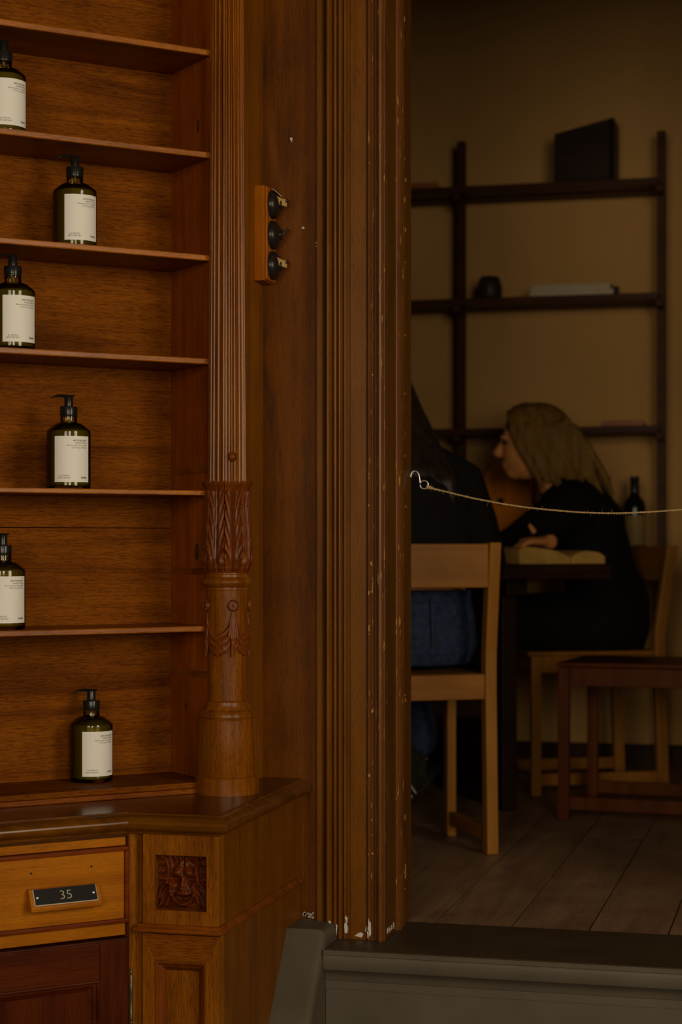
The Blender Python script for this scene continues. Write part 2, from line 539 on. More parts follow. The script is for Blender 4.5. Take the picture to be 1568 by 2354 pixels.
pnt.links.new(tr.outputs[0], mx.inputs[1])
pnt.links.new(gl.outputs[0], mx.inputs[2])
pnt.links.new(mx.outputs[0], out.inputs[0])
M['pane'] = pm

# ------------------------------------------------------------------ the setting: shop shell
VW = 3.49                      # door wall, shop side
VB = 3.708                     # door wall, room side
UL, UR = -0.793, 0.30          # door opening
ZR = ZC - 0.745                # floor of the room behind (up the steps)
ZHEAD = ZC + 1.30
CEIL = 3.7
SL, SR = -2.45, SRW            # shop side walls
RB = 6.45                      # far wall of the room
RL, RR = -3.0, 2.2


def struct(o): return tag(o, kind='structure')


struct(bx('floor_shop', M['shopfloor'], None, SL, SR, VWIN, VW, -0.1, 0.0, bevel=0))
struct(bx('ceiling', M['shopwall'], None, SL - 0.6, SR, VWIN - 0.15, RB + 0.1, CEIL, CEIL + 0.1, bevel=0))
struct(bx('wall_left', M['shopwall'], None, SL - 0.1, SL, VWIN, VW, 0, CEIL, bevel=0))
wr = MB()
wr.box(SR, SR + .1, VWIN, RWIN[0], 0, CEIL).box(SR, SR + .1, RWIN[1], VW, 0, CEIL).box(SR, SR + .1, RWIN[0], RWIN[1], 0, WZ0).box(SR, SR + .1, RWIN[0], RWIN[1], WZ1, CEIL)
struct(wr.obj('wall_right', M['shopwall']))
wn = thing('window_3', None, None, (SR + .05, .9, WZ0), kind='structure')
fr = MB()
x0, x1 = SR + .04, SR + .08
a, b_ = RWIN
mid = (a + b_) / 2
fr.box(x0, x1, a, a + .06, WZ0, WZ1).box(x0, x1, b_ - .06, b_, WZ0, WZ1).box(x0, x1, a + .06, b_ - .06, WZ0, WZ0 + .06).box(x0, x1, a + .06, b_ - .06, WZ1 - .06, WZ1)
fr.box(x0, x1, mid - .03, mid + .03, WZ0 + .06, WZ1 - .06)
fr.obj('window_frame', M['endp'], wn)
for y0, y1 in ((a + .06, mid - .03), (mid + .03, b_ - .06)):
    bx('pane', M['pane'], wn, SR + .058, SR + .062, y0, y1, WZ0 + .06, WZ1 - .06, bevel=0)
bx('window_sill', M['endp'], wn, SR - .08, SR + .04, a - .04, b_ + .04, WZ0 - .03, WZ0)
wf = MB()
xs = [SL - 0.1, WINS[1][0], WINS[1][1], WINS[0][0], WINS[0][1], SR + 0.1]
for a, b_ in ((0, 1), (2, 3), (4, 5)): wf.box(xs[a], xs[b_], VWIN - 0.15, VWIN, 0, CEIL)
for a, b_ in WINS:
    wf.box(a, b_, VWIN - 0.15, VWIN, 0, WZ0)
    wf.box(a, b_, VWIN - 0.15, VWIN, WZ1, CEIL)
struct(wf.obj('wall_front', M['shopwall']))
for i, (a, b_) in enumerate(WINS):
    wn = thing('window_%d' % (i + 1), None, None, ((a + b_) / 2, VWIN - 0.08, WZ0), kind='structure')
    fr = MB()
    y0, y1 = VWIN - 0.1, VWIN - 0.05
    fr.box(a, a + 0.06, y0, y1, WZ0, WZ1).box(b_ - 0.06, b_, y0, y1, WZ0, WZ1).box(a + .06, b_ - .06, y0, y1, WZ0, WZ0 + 0.06).box(a + .06, b_ - .06, y0, y1, WZ1 - 0.06, WZ1)
    bars = [a + (b_ - a) * t for t in (.3, .5, .8)]
    for mx_ in bars: fr.box(mx_ - .03, mx_ + .03, y0, y1, WZ0 + .06, WZ1 - .06)
    fr.obj('window_frame', M['endp'], wn)
    ed = [a + .06 - .03] + bars + [b_ - .06 + .03]
    for x0, x1 in [(p + .03, q - .03) for p, q in zip(ed, ed[1:])]:
        for z0, z1 in ((WZ0 + .06, WZ1 - .06),):
            bx('pane', M['pane'], wn, x0, x1, VWIN - 0.078, VWIN - 0.074, z0, z1, bevel=0)
    bx('window_sill', M['endp'], wn, a - .04, b_ + .04, VWIN - 0.05, VWIN + 0.08, WZ0 - 0.03, WZ0)

# door wall: graining-painted boards left of the door, plaster elsewhere
wb = thing('wall_back', None, None, (0, VW, 0), kind='structure')
bx('wall_board', M['wallw'], wb, SL, UL - 0.02, VW, VB, 0, CEIL, bevel=0)
bx('wall_panel', M['shopwall'], wb, UR + 0.02, SR, VW, VB, 0, CEIL, bevel=0)
bx('wall_header', M['shopwall'], wb, UL - 0.02, UR + 0.02, VW, VB, ZHEAD + 0.02, CEIL, bevel=0)
bx('wall_base', M['grey'], wb, UL - 0.02, UR + 0.02, VW + 0.02, VB - 0.05, 0, ZR - 0.04, bevel=0)


# little chips of bare plaster on the boards
def chip(name, mat, parent, u, v, z, w_, h_, nrm='v', seed=0, t=0.0008):
    r = random.Random(seed)
    n = 9
    pts = []
    for i in range(n):
        a = 2 * pi * i / n
        k = 0.28 + 0.8 * r.random()
        pts.append((w_ / 2 * k * cos(a), h_ / 2 * k * sin(a)))
    mb = MB()
    if nrm == 'v':
        vs = [(u + a, v - t, z + c) for a, c in pts] + [(u + a, v + 0.0004, z + c) for a, c in pts]
    else:
        vs = [(u + t, v + a, z + c) for a, c in pts] + [(u - 0.0004, v + a, z + c) for a, c in pts]
    fs = [tuple(range(n)), tuple(range(2 * n - 1, n - 1, -1))] + [(i, n + i, n + (i + 1) % n, (i + 1) % n) for i in range(n)]
    return mb.add(vs, fs).obj(name, mat, parent, weld=True)


for i, (px, py, w_, h_) in enumerate(((670, 321, .008, .013), (697, 523, .009, .006), (727, 559, .003, .005), (728, 566, .003, .004))):
    u, v, d = on_v(px, VW)
    chip('plaster_chip', M['plaster'], wb, u, VW, ZC + (HOR - py) / F * d, w_, h_, seed=i + 3)
for i in range(9):
    px = 698 + 34 * random.random()
    u, v, d = on_v(px, VW)
    chip('plaster_chip', M['plaster'], wb, u, VW, ZC + (HOR - (2098 + 12 * random.random())) / F * d, .008, .006, seed=i + 30)


# door casings: one moulded profile swept up the opening
def U(px): return -0.925 + (px - 734) * 0.00088


VF = 3.466


def bead(p0, p1, base, h, n=6):
    return [(U(p0) + (U(p1) - U(p0)) * i / n, base - h * sin(pi * i / n)) for i in range(n + 1)]


prof = [(U(734), VW + .005), (U(734), VF + .004), (U(746), VF + .004), (U(747.5), VF + .001), (U(750), VF + .013)]
prof += bead(752, 767, VF + .006, .010) + [(U(768), VF + .009)] + bead(769, 779, VF + .006, .005) + [(U(779.5), VF + .008)]
prof += bead(780, 789, VF + .005, .006) + [(U(791), VF + .014), (U(793), VF + .006), (U(803), VF + .006), (U(804), VF + .002), (U(806), VF + .002), (U(807.5), VF + .008)]
prof_a = prof + [(U(808), VF + .005), (U(843), VF + .005), (U(843), VW + .005)]
prof_b = [(U(843), VW + .005), (U(843), VF + .006), (U(845), VF + .010), (U(847), VF + .001), (U(856), VF), (U(857.5), VF - .002), (U(859), VF - .002), (U(861), VF + .005), (U(864), VF + .005), (U(865), VF + .001)]
prof_b += bead(866, 882, VF + .001, .007, 8) + [(U(882.5), VF + .003), (UL, VF + .003), (UL, VW + .005)]
ZC0, ZC1 = ZR, ZHEAD + 0.12


def vprism(name, pts, z0, z1, mat, parent):
    return MB().prism(pts, z0, z1).obj(name, mat, parent, smooth=30, weld=True)


tr1 = thing('trim_1', None, None, (UL, VF, ZR), kind='structure')
vprism('casing_moulding', prof_a[::-1], ZC0, ZC1, M['jamb'], tr1)
vprism('casing_edge_bead', prof_b[::-1], ZC0, ZC1, M['jambw'], tr1)
bx('reveal_board', M['reveal'], tr1, UL - 0.02, UL - .0006, VF + 0.0035, VB, ZC0, ZC1, bevel=0.001)
rb = [(UL - .004, 3.566)] + [(UL + .0085 * sin(pi * i / 10), 3.568 + .030 * i / 10) for i in range(11)] + [(UL + .002, 3.602), (UL + .006, 3.608), (UL + .006, 3.628), (UL + .002, 3.635), (UL - .004, 3.636)]
vprism('reveal_bead', rb, ZC0, ZC1, M['jambw'], tr1)
for i in range(16):
    z = ZR + 0.06 + 1.75 * random.random() ** 1.3
    chip('paint_chip', M['chip'], tr1, UL + .006, 3.611 + .016 * random.random(), z, .003 + .007 * random.random(), .004 + .03 * random.random() ** 3, nrm='u', seed=100 + i, t=.0012)
for i in range(22):
    z = ZR + 0.06 + 1.5 * random.random() ** 1.4
    px = random.choice((850, 856, 858, 851))
    chip('paint_chip', M['chip'], tr1, U(px), VF - (.0024 if px > 856 else .0004), z, .002 + .005 * random.random(), .003 + .018 * random.random() ** 3, seed=200 + i)
for i, (px, zz, w_, h_) in enumerate(((765, .03, .006, .02), (780, .02, .004, .025), (797, .02, .012, .03), (800, .035, .008, .02), (829, .008, .028, .012), (842, .02, .004, .016), (851, .025, .010, .045), (848, .012, .006, .025))):
    chip('plaster_chip', M['plaster'], tr1, U(px), VF - .0006 + (.006 if 790 < px < 844 else 0.0005 if px > 844 else -.003), ZR + zz, w_, h_, seed=300 + i, t=.001)
for i in range(4):
    chip('plaster_chip', M['plaster'], tr1, UL, 3.49 + .018 * i, ZR + .014, .012, .012, nrm='u', seed=330 + i)
# the other side of the opening and its head, outside the picture
tr2 = thing('trim_2', None, None, (UR, VF, ZR), kind='structure')
pa2 = [(UL + UR - a, b_) for a, b_ in prof_a]
pb2 = [(UL + UR - a, b_) for a, b_ in prof_b]
vprism('casing_moulding', pa2, ZC0, ZC1, M['jamb'], tr2)
vprism('casing_edge_bead', pb2, ZC0, ZC1, M['jambw'], tr2)
bx('reveal_board', M['reveal'], tr2, UR + .0006, UR + 0.02, VF + .0035, VB, ZC0, ZC1, bevel=0.001)
bx('head_board', M['reveal'], tr2, UL, UR, VF + .004, VB, ZHEAD, ZHEAD + 0.02, bevel=0.001)
bx('head_casing', M['jamb'], tr2, UL, UR, VF + .004, VW, ZHEAD + .02, ZC1, bevel=0.002)

# steps up to the room: dark tread, moulded grey nosing, riser, and the string board at the left
st = thing('trim_3', None, None, (UL, 3.37, 0), kind='structure')
SU0, SU1 = -0.885, 0.42
bx('tread', M['tread'], st, SU0, SU1, 3.372, 3.66, ZR - 0.03, ZR, bevel=0.002)
r_ = -0.745
npf = [(0, r_ - .0005), (.006, r_ - .0005), (.0085, r_ - .004), (.0085, r_ - .008), (.0065, r_ - .009), (.0075, r_ - .0105), (.0085, r_ - .015), (.0085, r_ - .030), (.006, r_ - .036), (-.004, r_ - .043), (-.0085, r_ - .050), (-.010, r_ - .0565), (-.0125, r_ - .057), (-.0125, r_ - .0585), (-.0095, r_ - .059), (-.0095, r_ - .0735), (-.012, r_ - .074), (-.03, r_ - .074), (-.03, r_ - .03)]
sweep([(SU1, 3.3715), (SU0, 3.3715)][::-1], [(o, ZC + z) for o, z in npf]).obj('nosing', M['grey'], st, smooth=28, weld=True)
bx('riser', M['grey'], st, SU0, SU1, 3.3835, 3.41, ZC - 0.925, ZC - 0.818, bevel=0)
for k in (1, 2, 3):
    zt = ZR - 0.176 * k
    bx('tread', M['tread'], st, SU0, SU1, 3.372 - .25 * k, 3.41 - .25 * (k - 1), zt - .03, zt, bevel=.004)
    bx('riser', M['grey'], st, SU0, SU1, 3.384 - .25 * k, 3.40 - .25 * k, max(0, zt - .176), zt - .03, bevel=0)
# string board: flat top by the wall, then falling towards the shop
su0, su1 = -0.9618, -0.886
zt = ZC - 0.714
v0, v1 = 3.392, VF + .02
prs = [(v1, zt), (v0, zt), (v0 - 0.125, zt - 0.151), (v0 - 0.125 - .5, zt - .151 - .5 * 1.0), (v0 - .625, 0.0), (v1, 0.0)]
R_ = 0.017
rows = []
prof_top = [(su0, 0.0)] + [(su1 - R_ + R_ * sin(radians(a)), R_ * (1 - cos(radians(a)))) for a in (0, 18, 36, 54, 72, 90)] + [(su1, .03)]
mb = MB()
line = [(v1, zt), (v0, zt), (v0 - .125, zt - .151), (v0 - .625, zt - .651)]
rows = []
for i, (v, z) in enumerate(line):
    rows.append([(u, v, z - dz) for u, dz in prof_top])
mb.grid(rows)
e0 = [(su1, v, z - .03) for v, z in line] + [(su1, line[-1][0], 0), (su1, v1, 0)]
mb.add(e0, [tuple(range(len(e0)))])
e1 = [(su0, v, z) for v, z in line] + [(su0, line[-1][0], 0), (su0, v1, 0)]
mb.add(e1, [tuple(range(len(e1) - 1, -1, -1))])
v, z = line[-1]
mb.add([(su0, v, z), (su1, v, z - .03), (su1, v, 0), (su0, v, 0)], [(0, 1, 2, 3)])
mb.obj('string_board', M['grey'], st, smooth=30, weld=True)

# ------------------------------------------------------------------ apothecary shelves (canted 45 degrees: local x along the shelves, y into them)
M45 = Matrix.Rotation(radians(45), 4, 'Z')
NF, NB = 3.0476, 3.2117        # front and back of the shelves
S0, S1 = 0.45, 1.545           # left (out of the picture) and right end
ZCT = ZC - 0.447               # worktop


def sn(s, n, z=0): return M45 @ Vector((s, n, z))


shu = thing('apothecary_shelves', 'tall oak apothecary wall shelves with carved fluted column', 'shelves', sn(1.3, 3.12, ZCT))
SH = [(0.8877, .0105), (0.7034, .0105), (0.5184, .0105), (0.3326, .0105), (0.0952, .0085), (-0.1476, .0100)]
ZTOP = ZC + 1.45
# back boards with a seam
for i, (z0, z1) in enumerate(((-.427, .0285), (.0297, .72), (.7206, 1.45))):
    bx('back_board', M['oak_x'], shu, S0, S1, NB, NB + .02, ZC + z0, ZC + z1, M45, bevel=.0006)
# end panel of two boards, with the filled housings of earlier shelves
bx('end_board', M['pine_z'], shu, S1, S1 + .02, NF + .065, NB + .02, ZC - .427, ZTOP, M45, bevel=.0006)
bx('end_board', M['pine_z'], shu, S1, S1 + .02, NF + .004, NF + .0642, ZC - .427, ZTOP, M45, bevel=.0006)
bx('end_board', M['pine_z'], shu, S0 - .02, S0, NF + .004, NB + .02, ZC - .427, ZTOP, M45, bevel=.0006)
for n_, z_, rx, rz in ((3.105, -.015, .009, .016), (3.085, -.345, .006, .018), (3.10, .76, .006, .012), (3.15, -.30, .005, .008)):
    rows_ = [(rx * cos(2 * pi * i / 20), rz * sin(2 * pi * i / 20)) for i in range(20)]
    vs = [(S1 - .0004, n_ + a, ZC + z_ + c) for a, c in rows_] + [(S1 + .001, n_ + a, ZC + z_ + c) for a, c in rows_]
    MB().add(vs, [tuple(range(20)), tuple(range(39, 19, -1))] + [(i, 20 + i, 20 + (i + 1) % 20, (i + 1) % 20) for i in range(20)]).obj('knot', M['knot'], shu, M45, weld=True)
for z0, z1 in ((.128, .142), (-.056, -.044), (-.243, -.231)):
    bx('housing_strip', M['oak_edge'], shu, S1 - .0012, S1 + .002, NF + .006, NB, ZC + z0, ZC + z1, M45, bevel=.0004)
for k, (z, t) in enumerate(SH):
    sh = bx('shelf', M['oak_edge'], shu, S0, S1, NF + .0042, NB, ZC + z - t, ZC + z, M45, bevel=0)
    bx('shelf_edge_highlight', M['lip'], sh, S0, S1, NF, NF + .004, ZC + z - t, ZC + z + .0002, M45, bevel=.0028)  # added bright strip standing in for the lit front rim of the board
bx('shelf', M['oak_edge'], shu, S0, S1, NF, NB, ZC + 1.062, ZC + 1.072, M45, bevel=.0035)
bx('top_board', M['oak_x'], shu, S0 - .02, S1 + .02, NF, NB + .02, ZTOP, ZTOP + .02, M45)
# ledge on the worktop: two layers
bx('ledge_board', M['oak_x'], shu, S0, S1 - .0005, NF + .001, NB, ZC - .4375, ZC - .427, M45, bevel=.002)
bx('ledge_base', M['oak_edge'], shu, S0, S1 - .0005, NF - .001, NB, ZCT, ZC - .4377, M45, bevel=.002)
# stile between the shelves and the wall, behind the column
UE = -1.037
cpx, cpd = 522.5, 3.41
PC = C((cpx - 784) / F * cpd, cpd, 0)
st1 = [(UE, VW - .001), (UE - .02, VW - .001), tuple(sn(S1 + .0201, NF + .09).xy), tuple(sn(S1 + .0201, NF + .004).xy), (PC.x + .012, PC.y - .012), (UE, PC.y + .03)]
MB().prism(st1, ZCT, ZTOP).obj('end_stile', M['endp'], shu, weld=True)

# the column
KP = cpd / F                   # metres per pixel at the column


def zpx(y): return (HOR - y) * KP


def prof_px(rows): return [(hw * KP, zpx(y)) for y, hw in rows]


VA = atan2(-PC.y, -PC.x)       # direction of the viewer, seen from the column
MP = Matrix.Translation((PC.x, PC.y, ZC))
base = [(1822, 73.0), (1784, 73.5), (1782, 72), (1780.5, 68.5), (1778, 69.5), (1700, 67.5), (1652, 66), (1650, 64.5), (1648, 62.5), (1645, 64.5), (1638, 64), (1636, 62.5), (1633, 61), (1629, 54.5), (1624, 51.5), (1617, 50), (1611.5, 49.5), (1610, 47.5), (1608.5, 44), (1560, 43.5), (1480, 44.5), (1400, 46.5), (1357, 47.5), (1355.5, 49), (1349.5, 49), (1348.5, 51.5)]
base += [(1348 - 21 * (i / 8), 52 + 6.5 * sin(pi * i / 8)) for i in range(9)] + [(1326, 50), (1320.5, 49.5), (1319, 47), (1300, 44)]
base[0] = (HOR + .447 / KP, 73)
pil = MB().lathe(prof_px(base), 64).obj('column', M['turned'], shu, MP, smooth=25, weld=True)
# reeded shaft
rows = []
NSEG = 32 * 12
zs = [1110, 1000, 900, 700, 400, 100, -200, -500]
for y in zs:
    hw = 43.0 - (1090 - y) * (7.3 / 1090)
    ring = []
    for i in range(NSEG + 1):
        a = 2 * pi * i / NSEG
        ph = (a * 20 / (2 * pi)) % 1.0
        if ph < .62: d_ = .0036 * sin(pi * ph / .62) ** .6          # round reed
        elif ph < .70 or ph > .92: d_ = -.0018
        else: d_ = .0006                                            # narrow fillet
        r = hw * KP - .0018 + d_
        ring.append((r * cos(a), r * sin(a), zpx(y)))
    rows.append(ring)
MB().grid(rows).obj('fluted_shaft', M['reed'], pil, MP, smooth=50, weld=True)
# bell inside the capital, then eight acanthus leaves
MB().lathe(prof_px([(1318, 44), (1283, 50), (1153, 43), (1120, 44)]), 48).obj('capital_bell', M['carved'], pil, MP, smooth=30)


def interp(tab, x):
    for (x0, y0), (x1, y1) in zip(tab, tab[1:]):
        if x0 <= x <= x1:
            t = (x - x0) / (x1 - x0)
            t = t * t * (3 - 2 * t)
            return y0 + (y1 - y0) * t
    return tab[-1][1]


# silhouette: t = 0 bottom .. 1 tip
sil = [(0, 47.5), (.06, 53), (.16, 57), (.35, 54), (.75, 48.5), (.88, 50), (1.0, 58.5)]
rows = []
NZ, NA = 110, 41
for j in range(NZ + 1):
    t = j / NZ
    ring = []
    for i in range(NA):
        q = (i / (NA - 1)) * 2 - 1                   # -1..1 across the leaf
        a = q * pi / 8
        aq = abs(q)
        zt_ = 1107 + 7 * (1 - abs(cos(pi * q))) if t > .97 else 0
        y = 1316 + (1107 - 1316) * t
        tip = max(0.0, (t - .93) / .07)
        y += tip * 6 * (1 - abs(cos(pi * q)) ** .6)
        hw = interp(sil, t)
        rel = 0.0
        if t < .90:
            ph = (t * 5.6 - aq ** 1.3 * 1.55 + .35)
            fr_ = ph % 1.0
            amt = min(1, max(0, aq - .10) * 3.0) * (1 if t > .30 else max(0, (t - .20) / .10))
            gr_ = min(fr_, 1 - fr_)
            rel += 3.6 * amt * (1 - exp(-(gr_ / .11) ** 2)) + 2.6 * amt * fr_
            rel -= 6.0 * amt * max(0.0, min(1.0, (aq - .66) / .22)) * exp(-((fr_ - .10) / .13) ** 2)
        rel += 3.2 * exp(-(q / .07) ** 2) * (1 if t < .86 else max(0, (1 - t) / .14)) - 2.2 * exp(-((aq - .16) / .06) ** 2) * (t < .9)
        rel -= 2.5 * max(0, aq - .93) / .07
        # teardrop eyes where two leaves meet, low down
        ey = ((t - .175) / .095)
        wd = .50 * (1 - .50 * ey)
        if abs(ey) < 1 and wd > 0:
            e = ((1 - aq) / max(.05, wd)) ** 2 + ey ** 2
            rel += 4.6 * exp(-((e - .9) / .26) ** 2) - 4.0 * exp(-(e / .40) ** 2) + 3.0 * exp(-(e / .08) ** 2)
        # curled tips
        rel += tip * 2.0 * abs(cos(pi * q))
        r = (hw + rel * .75) * KP
        ring.append((r * cos(a), r * sin(a), zpx(y)))
    rows.append(ring)
leaf_me = MB().grid(rows).mesh('acanthus_leaf', smooth=50)
leaf_me.materials.append(M['carved'])
for k in range(8):
    o = mobj('acanthus_leaf', leaf_me, None, pil, MP @ Matrix.Rotation(VA + radians(15 + 45 * k), 4, 'Z'))
    sm = o.modifiers.new('thick', 'SOLIDIFY')
    sm.thickness = .0022
    sm.offset = -1
# wooden ball on the shaft
a = VA + radians(14)
MB().ball((0, 0, 0), 11 * KP, seg=24, rings=14).obj('ball_knob', M['carved'], pil, MP @ Matrix.Translation((47 * KP * cos(a), 47 * KP * sin(a), zpx(1052))), smooth='all', weld=True)
# rosettes, hanging tassels and draped swags on the drum
RD = 46.8 * KP
ros = MB()
ros.lathe([(.0001, .0), (.0102, 0), (.0106, .003), (.0098, .0052), (.0084, .0056), (.0074, .0040), (.003, .0040), (.0022, .0062), (.0001, .0066)], 28)
for k in range(14):
    a = 2 * pi * k / 14
    ros.ball((.0089 * cos(a), .0089 * sin(a), .0052), .0017, seg=6, rings=4)
ros_me = ros.mesh('rosette', smooth=40)
ros_me.materials.append(M['carved'])
tas = MB()
for dx, sp, ln in ((-.0032, -.0046, .040), (0, 0, .046), (.0034, .0046, .041), (-.0015, -.002, .045), (.0016, .002, .044)):
    tas.tube([(.001, dx * .5, -.010), (.0028, dx + sp * .3, -.026), (.0036, dx + sp, -.012 - ln)], [.0014, .0022, .0030], 8)
tas.tube([(.002, 0, -.057), (.0035, .0004, -.062), (.0030, -.001, -.070), (.0036, -.002, -.088)], [.0042, .0062, .0040, .0034], 10)
tas.tube([(.002, .003, -.062), (.004, .005, -.072), (.002, .003, -.082)], [.002, .003, .0015], 8)
tas_me = tas.mesh('tassel', smooth=45)
tas_me.materials.append(M['carved'])
rows = []
NQ, NT = 61, 49
for j in range(NT):
    t = j / (NT - 1)
    ring = []
    for i in range(NQ):
        q = (i / (NQ - 1)) * 2 - 1
        a = q * radians(43)
        env = 1 - abs(q) ** 2.0
        ztop = 1408 + 48 * env ** .8
        zbot = 1470 + 36 * env ** .6 + 2.2 * cos(q * 21) * env
        if abs(q) > .86:
            zbot = 1470 - (abs(q) - .86) / .14 * 40
        y = ztop + (zbot - ztop) * t
        fold = abs(sin(pi * (t * 3.0 + .12 * sin(q * 7)))) ** .7
        amp = .0042 * (1 - .35 * t) * (.55 + .45 * env)
        edge = min(1, t / .04, (1 - t) / .03)
        edge = max(0, edge)
        r = RD - .0012 + edge * (.0020 + amp * fold * (1 if t < .7 else .55))
        r += 0.0005 * (46.8 - 44.5) * 0
        ring.append((r * cos(a), r * sin(a), zpx(y)))
    rows.append(ring)
swag_me = MB().grid(rows).mesh('draped_swag', smooth=55)
swag_me.materials.append(M['carved'])
for k in range(4):
    a = VA + radians(16 + 90 * k)
    mobj('rosette', ros_me, None, pil, MP @ Matrix.Rotation(a, 4, 'Z') @ Matrix.Translation((RD - .0005, 0, zpx(1391))) @ Matrix.Rotation(pi / 2, 4, 'Y'))
    mobj('tassel', tas_me, None, pil, MP @ Matrix.Rotation(a, 4, 'Z') @ Matrix.Translation((RD - .001, 0, zpx(1394))))
    mobj('draped_swag', swag_me, None, pil, MP @ Matrix.Rotation(a + pi / 4, 4, 'Z'))

# ------------------------------------------------------------------ worktop
ULI, VLI = -0.962, 2.980       # side plane and front plane of the corner post
NDR = 2.900                    # plane of the drawers (canted)
ND2 = NDR * sqrt(2)
ul = VLI - ND2                 # where the canted plane meets the post's front line
sL = 0.45
pl = sn(sL, NDR)
path = [(pl.x, pl.y), (VLI - .0 - ND2, VLI), (ULI, VLI), (ULI, VW - .002)]
wt = thing('worktop', 'dark varnished worktop with rounded nosing under the apothecary shelves', 'worktop', (-1.2, 2.95, ZCT))
polyt = [path[0], path[1], path[2], path[3], (-1.30, VW - .002), tuple(sn(sL, NB + .02).xy)]
MB().prism(polyt, ZCT - .028, ZCT).obj('top_slab', M['counter'], wt, weld=True)
zb = ZCT
npf = [(-.004, zb - .0012), (.002, zb - .0012), (.0035, zb - .003)]
npf += [(.004 + .019 * sin(radians(a)), zb - .0165 + .0135 * cos(radians(a))) for a in range(10, 181, 17)]
npf += [(.004, zb - .0325), (.002, zb - .0355), (-.004, zb - .0355)]
ns = sweep(path, npf)
ns.obj('nosing', M['nose'], wt, smooth=35, weld=True)

# ------------------------------------------------------------------ base cabinet
bc = thing('base_cabinet', 'oak counter cabinet with numbered drawer and carved corner post', 'cabinet', (-1.05, 3.0, 0))
ZU = ZCT - .0355                # under the nosing
ULL = -1.0948                  # left edge of the corner post
VK = VLI
# corner post, front: frame of two stiles and rails around the carving, moulding, mitred panel below
zr0, zr1 = ZC - .6085, ZC - .517
xr0, xr1 = on_v(356, VLI)[0], on_v(474, VLI)[0]
zm0, zm1 = ZC - .6455, ZC - .632
bx('post_stile', M['oak_z'], bc, ULL, xr0, VLI, VLI + .03, zm1, ZU, bevel=.001)
bx('post_stile', M['oak_z'], bc, xr1, ULI, VLI, VLI + .03, zm1, ZU, bevel=.001)
bx('post_rail', M['oak_z'], bc, xr0, xr1, VLI + .0003, VLI + .03, zr1, ZU, bevel=.0006)
bx('post_rail', M['oak_z'], bc, xr0, xr1, VLI + .0003, VLI + .03, zm1, zr0, bevel=.0006)
bx('mask_ground', M['mask'], bc, xr0, xr1, VLI + .022, VLI + .03, zr0, zr1, bevel=0)
bx('post_core', M['side'], bc, ULL + .002, ULI - .02, VLI + .03, VLI + .12, 0.08, ZU, bevel=0)
# side of the cabinet running back to the wall
bx('side_panel', M['side'], bc, ULI - .02, ULI, VLI + .0305, VW - .003, ZC - 0.640, ZU, bevel=.0006)
bx('side_panel', M['side'], bc, ULI - .02, ULI, VLI + .0305, VW - .003, 0.0, ZC - .6405, bevel=.0006)
ap = [(-.003, zm0), (.006, zm0), (.0085, zm0 + .003), (.0085, zm0 + .0065), (.0055, zm0 + .0085), (.004, zm1 - .003), (.0025, zm1), (-.003, zm1)]
sweep([(ULL - .006, VLI + .012), (ULL - .006, VLI), (ULI, VLI), (ULI, VW - .02)], ap).obj('astragal', M['oak_edge'], bc, smooth=30, weld=True)
# mitred frame of the lower panel
zp1 = zm0 - .003
zp0 = 0.1
xi0, xi1 = on_v(357, VLI)[0], on_v(473, VLI)[0]
zi1 = ZC - .694
zi0 = 0.2


def quadplate(name, pts, y0, y1, mat, parent, bevel=.0006):
    n = len(pts)
    vs = [(x, y0, z) for x, z in pts] + [(x, y1, z) for x, z in pts]
    fs = [tuple(range(n)), tuple(range(2 * n - 1, n - 1, -1))] + [(i, n + i, n + (i + 1) % n, (i + 1) % n) for i in range(n)]
    return MB().add(vs, fs).obj(name, mat, parent, weld=True, bevel=bevel)


quadplate('panel_rail', [(ULL, zp1), (ULI, zp1), (xi1, zi1), (xi0, zi1)][::-1], VLI, VLI + .03, M['oak_x'], bc)
quadplate('panel_rail', [(ULL, zp0), (ULI, zp0), (xi1, zi0), (xi0, zi0)], VLI, VLI + .03, M['oak_x'], bc)
quadplate('panel_stile', [(ULL, zp0), (xi0, zi0), (xi0, zi1), (ULL, zp1)], VLI, VLI + .03, M['oak_z'], bc)
quadplate('panel_stile', [(ULI, zp0), (xi1, zi0), (xi1, zi1), (ULI, zp1)][::-1], VLI, VLI + .03, M['oak_z'], bc)


def picture_mould(name, x0, x1, z0, z1, yf, mat, parent, wdt=.018, M_=None):
    """stepped moulding sloping into a panel, four mitred sides as one ring"""
    steps = [(0, -.001), (.002, -.002), (.004, .000), (.0055, .004), (.009, .005), (.012, .009), (wdt, .013)]
    mb = MB()
    rows = []
    for o, y in steps:
        rows.append([(x0 + o, yf + y, z0 + o), (x1 - o, yf + y, z0 + o), (x1 - o, yf + y, z1 - o), (x0 + o, yf + y, z1 - o), (x0 + o, yf + y, z0 + o)])
    mb.grid(rows)
    return mb.obj(name, mat, parent, M_, smooth=20, weld=True)


picture_mould('panel_moulding', xi0, xi1, zi0, zi1, VLI + .001, M['carved'], bc)
bx('panel', M['oak_z'], bc, xi0 + .012, xi1 - .012, VLI + .0125, VLI + .022, zi0 + .01, zi1 - .01, bevel=0)


# the carved mask
def sst(a, b_, x):
    t = min(1.0, max(0.0, (x - a) / (b_ - a)))
    return t * t * (3 - 2 * t)


def ridge(x, y, pts, wd, amp):
    """rounded ridge along a polyline"""
    best = 9.0
    for (x0, y0), (x1, y1) in zip(pts, pts[1:]):
        dx, dy = x1 - x0, y1 - y0
        t = max(0.0, min(1.0, ((x - x0) * dx + (y - y0) * dy) / (dx * dx + dy * dy)))
        best = min(best, (x - x0 - t * dx) ** 2 + (y - y0 - t * dy) ** 2)
    return amp * exp(-best / (wd * wd))


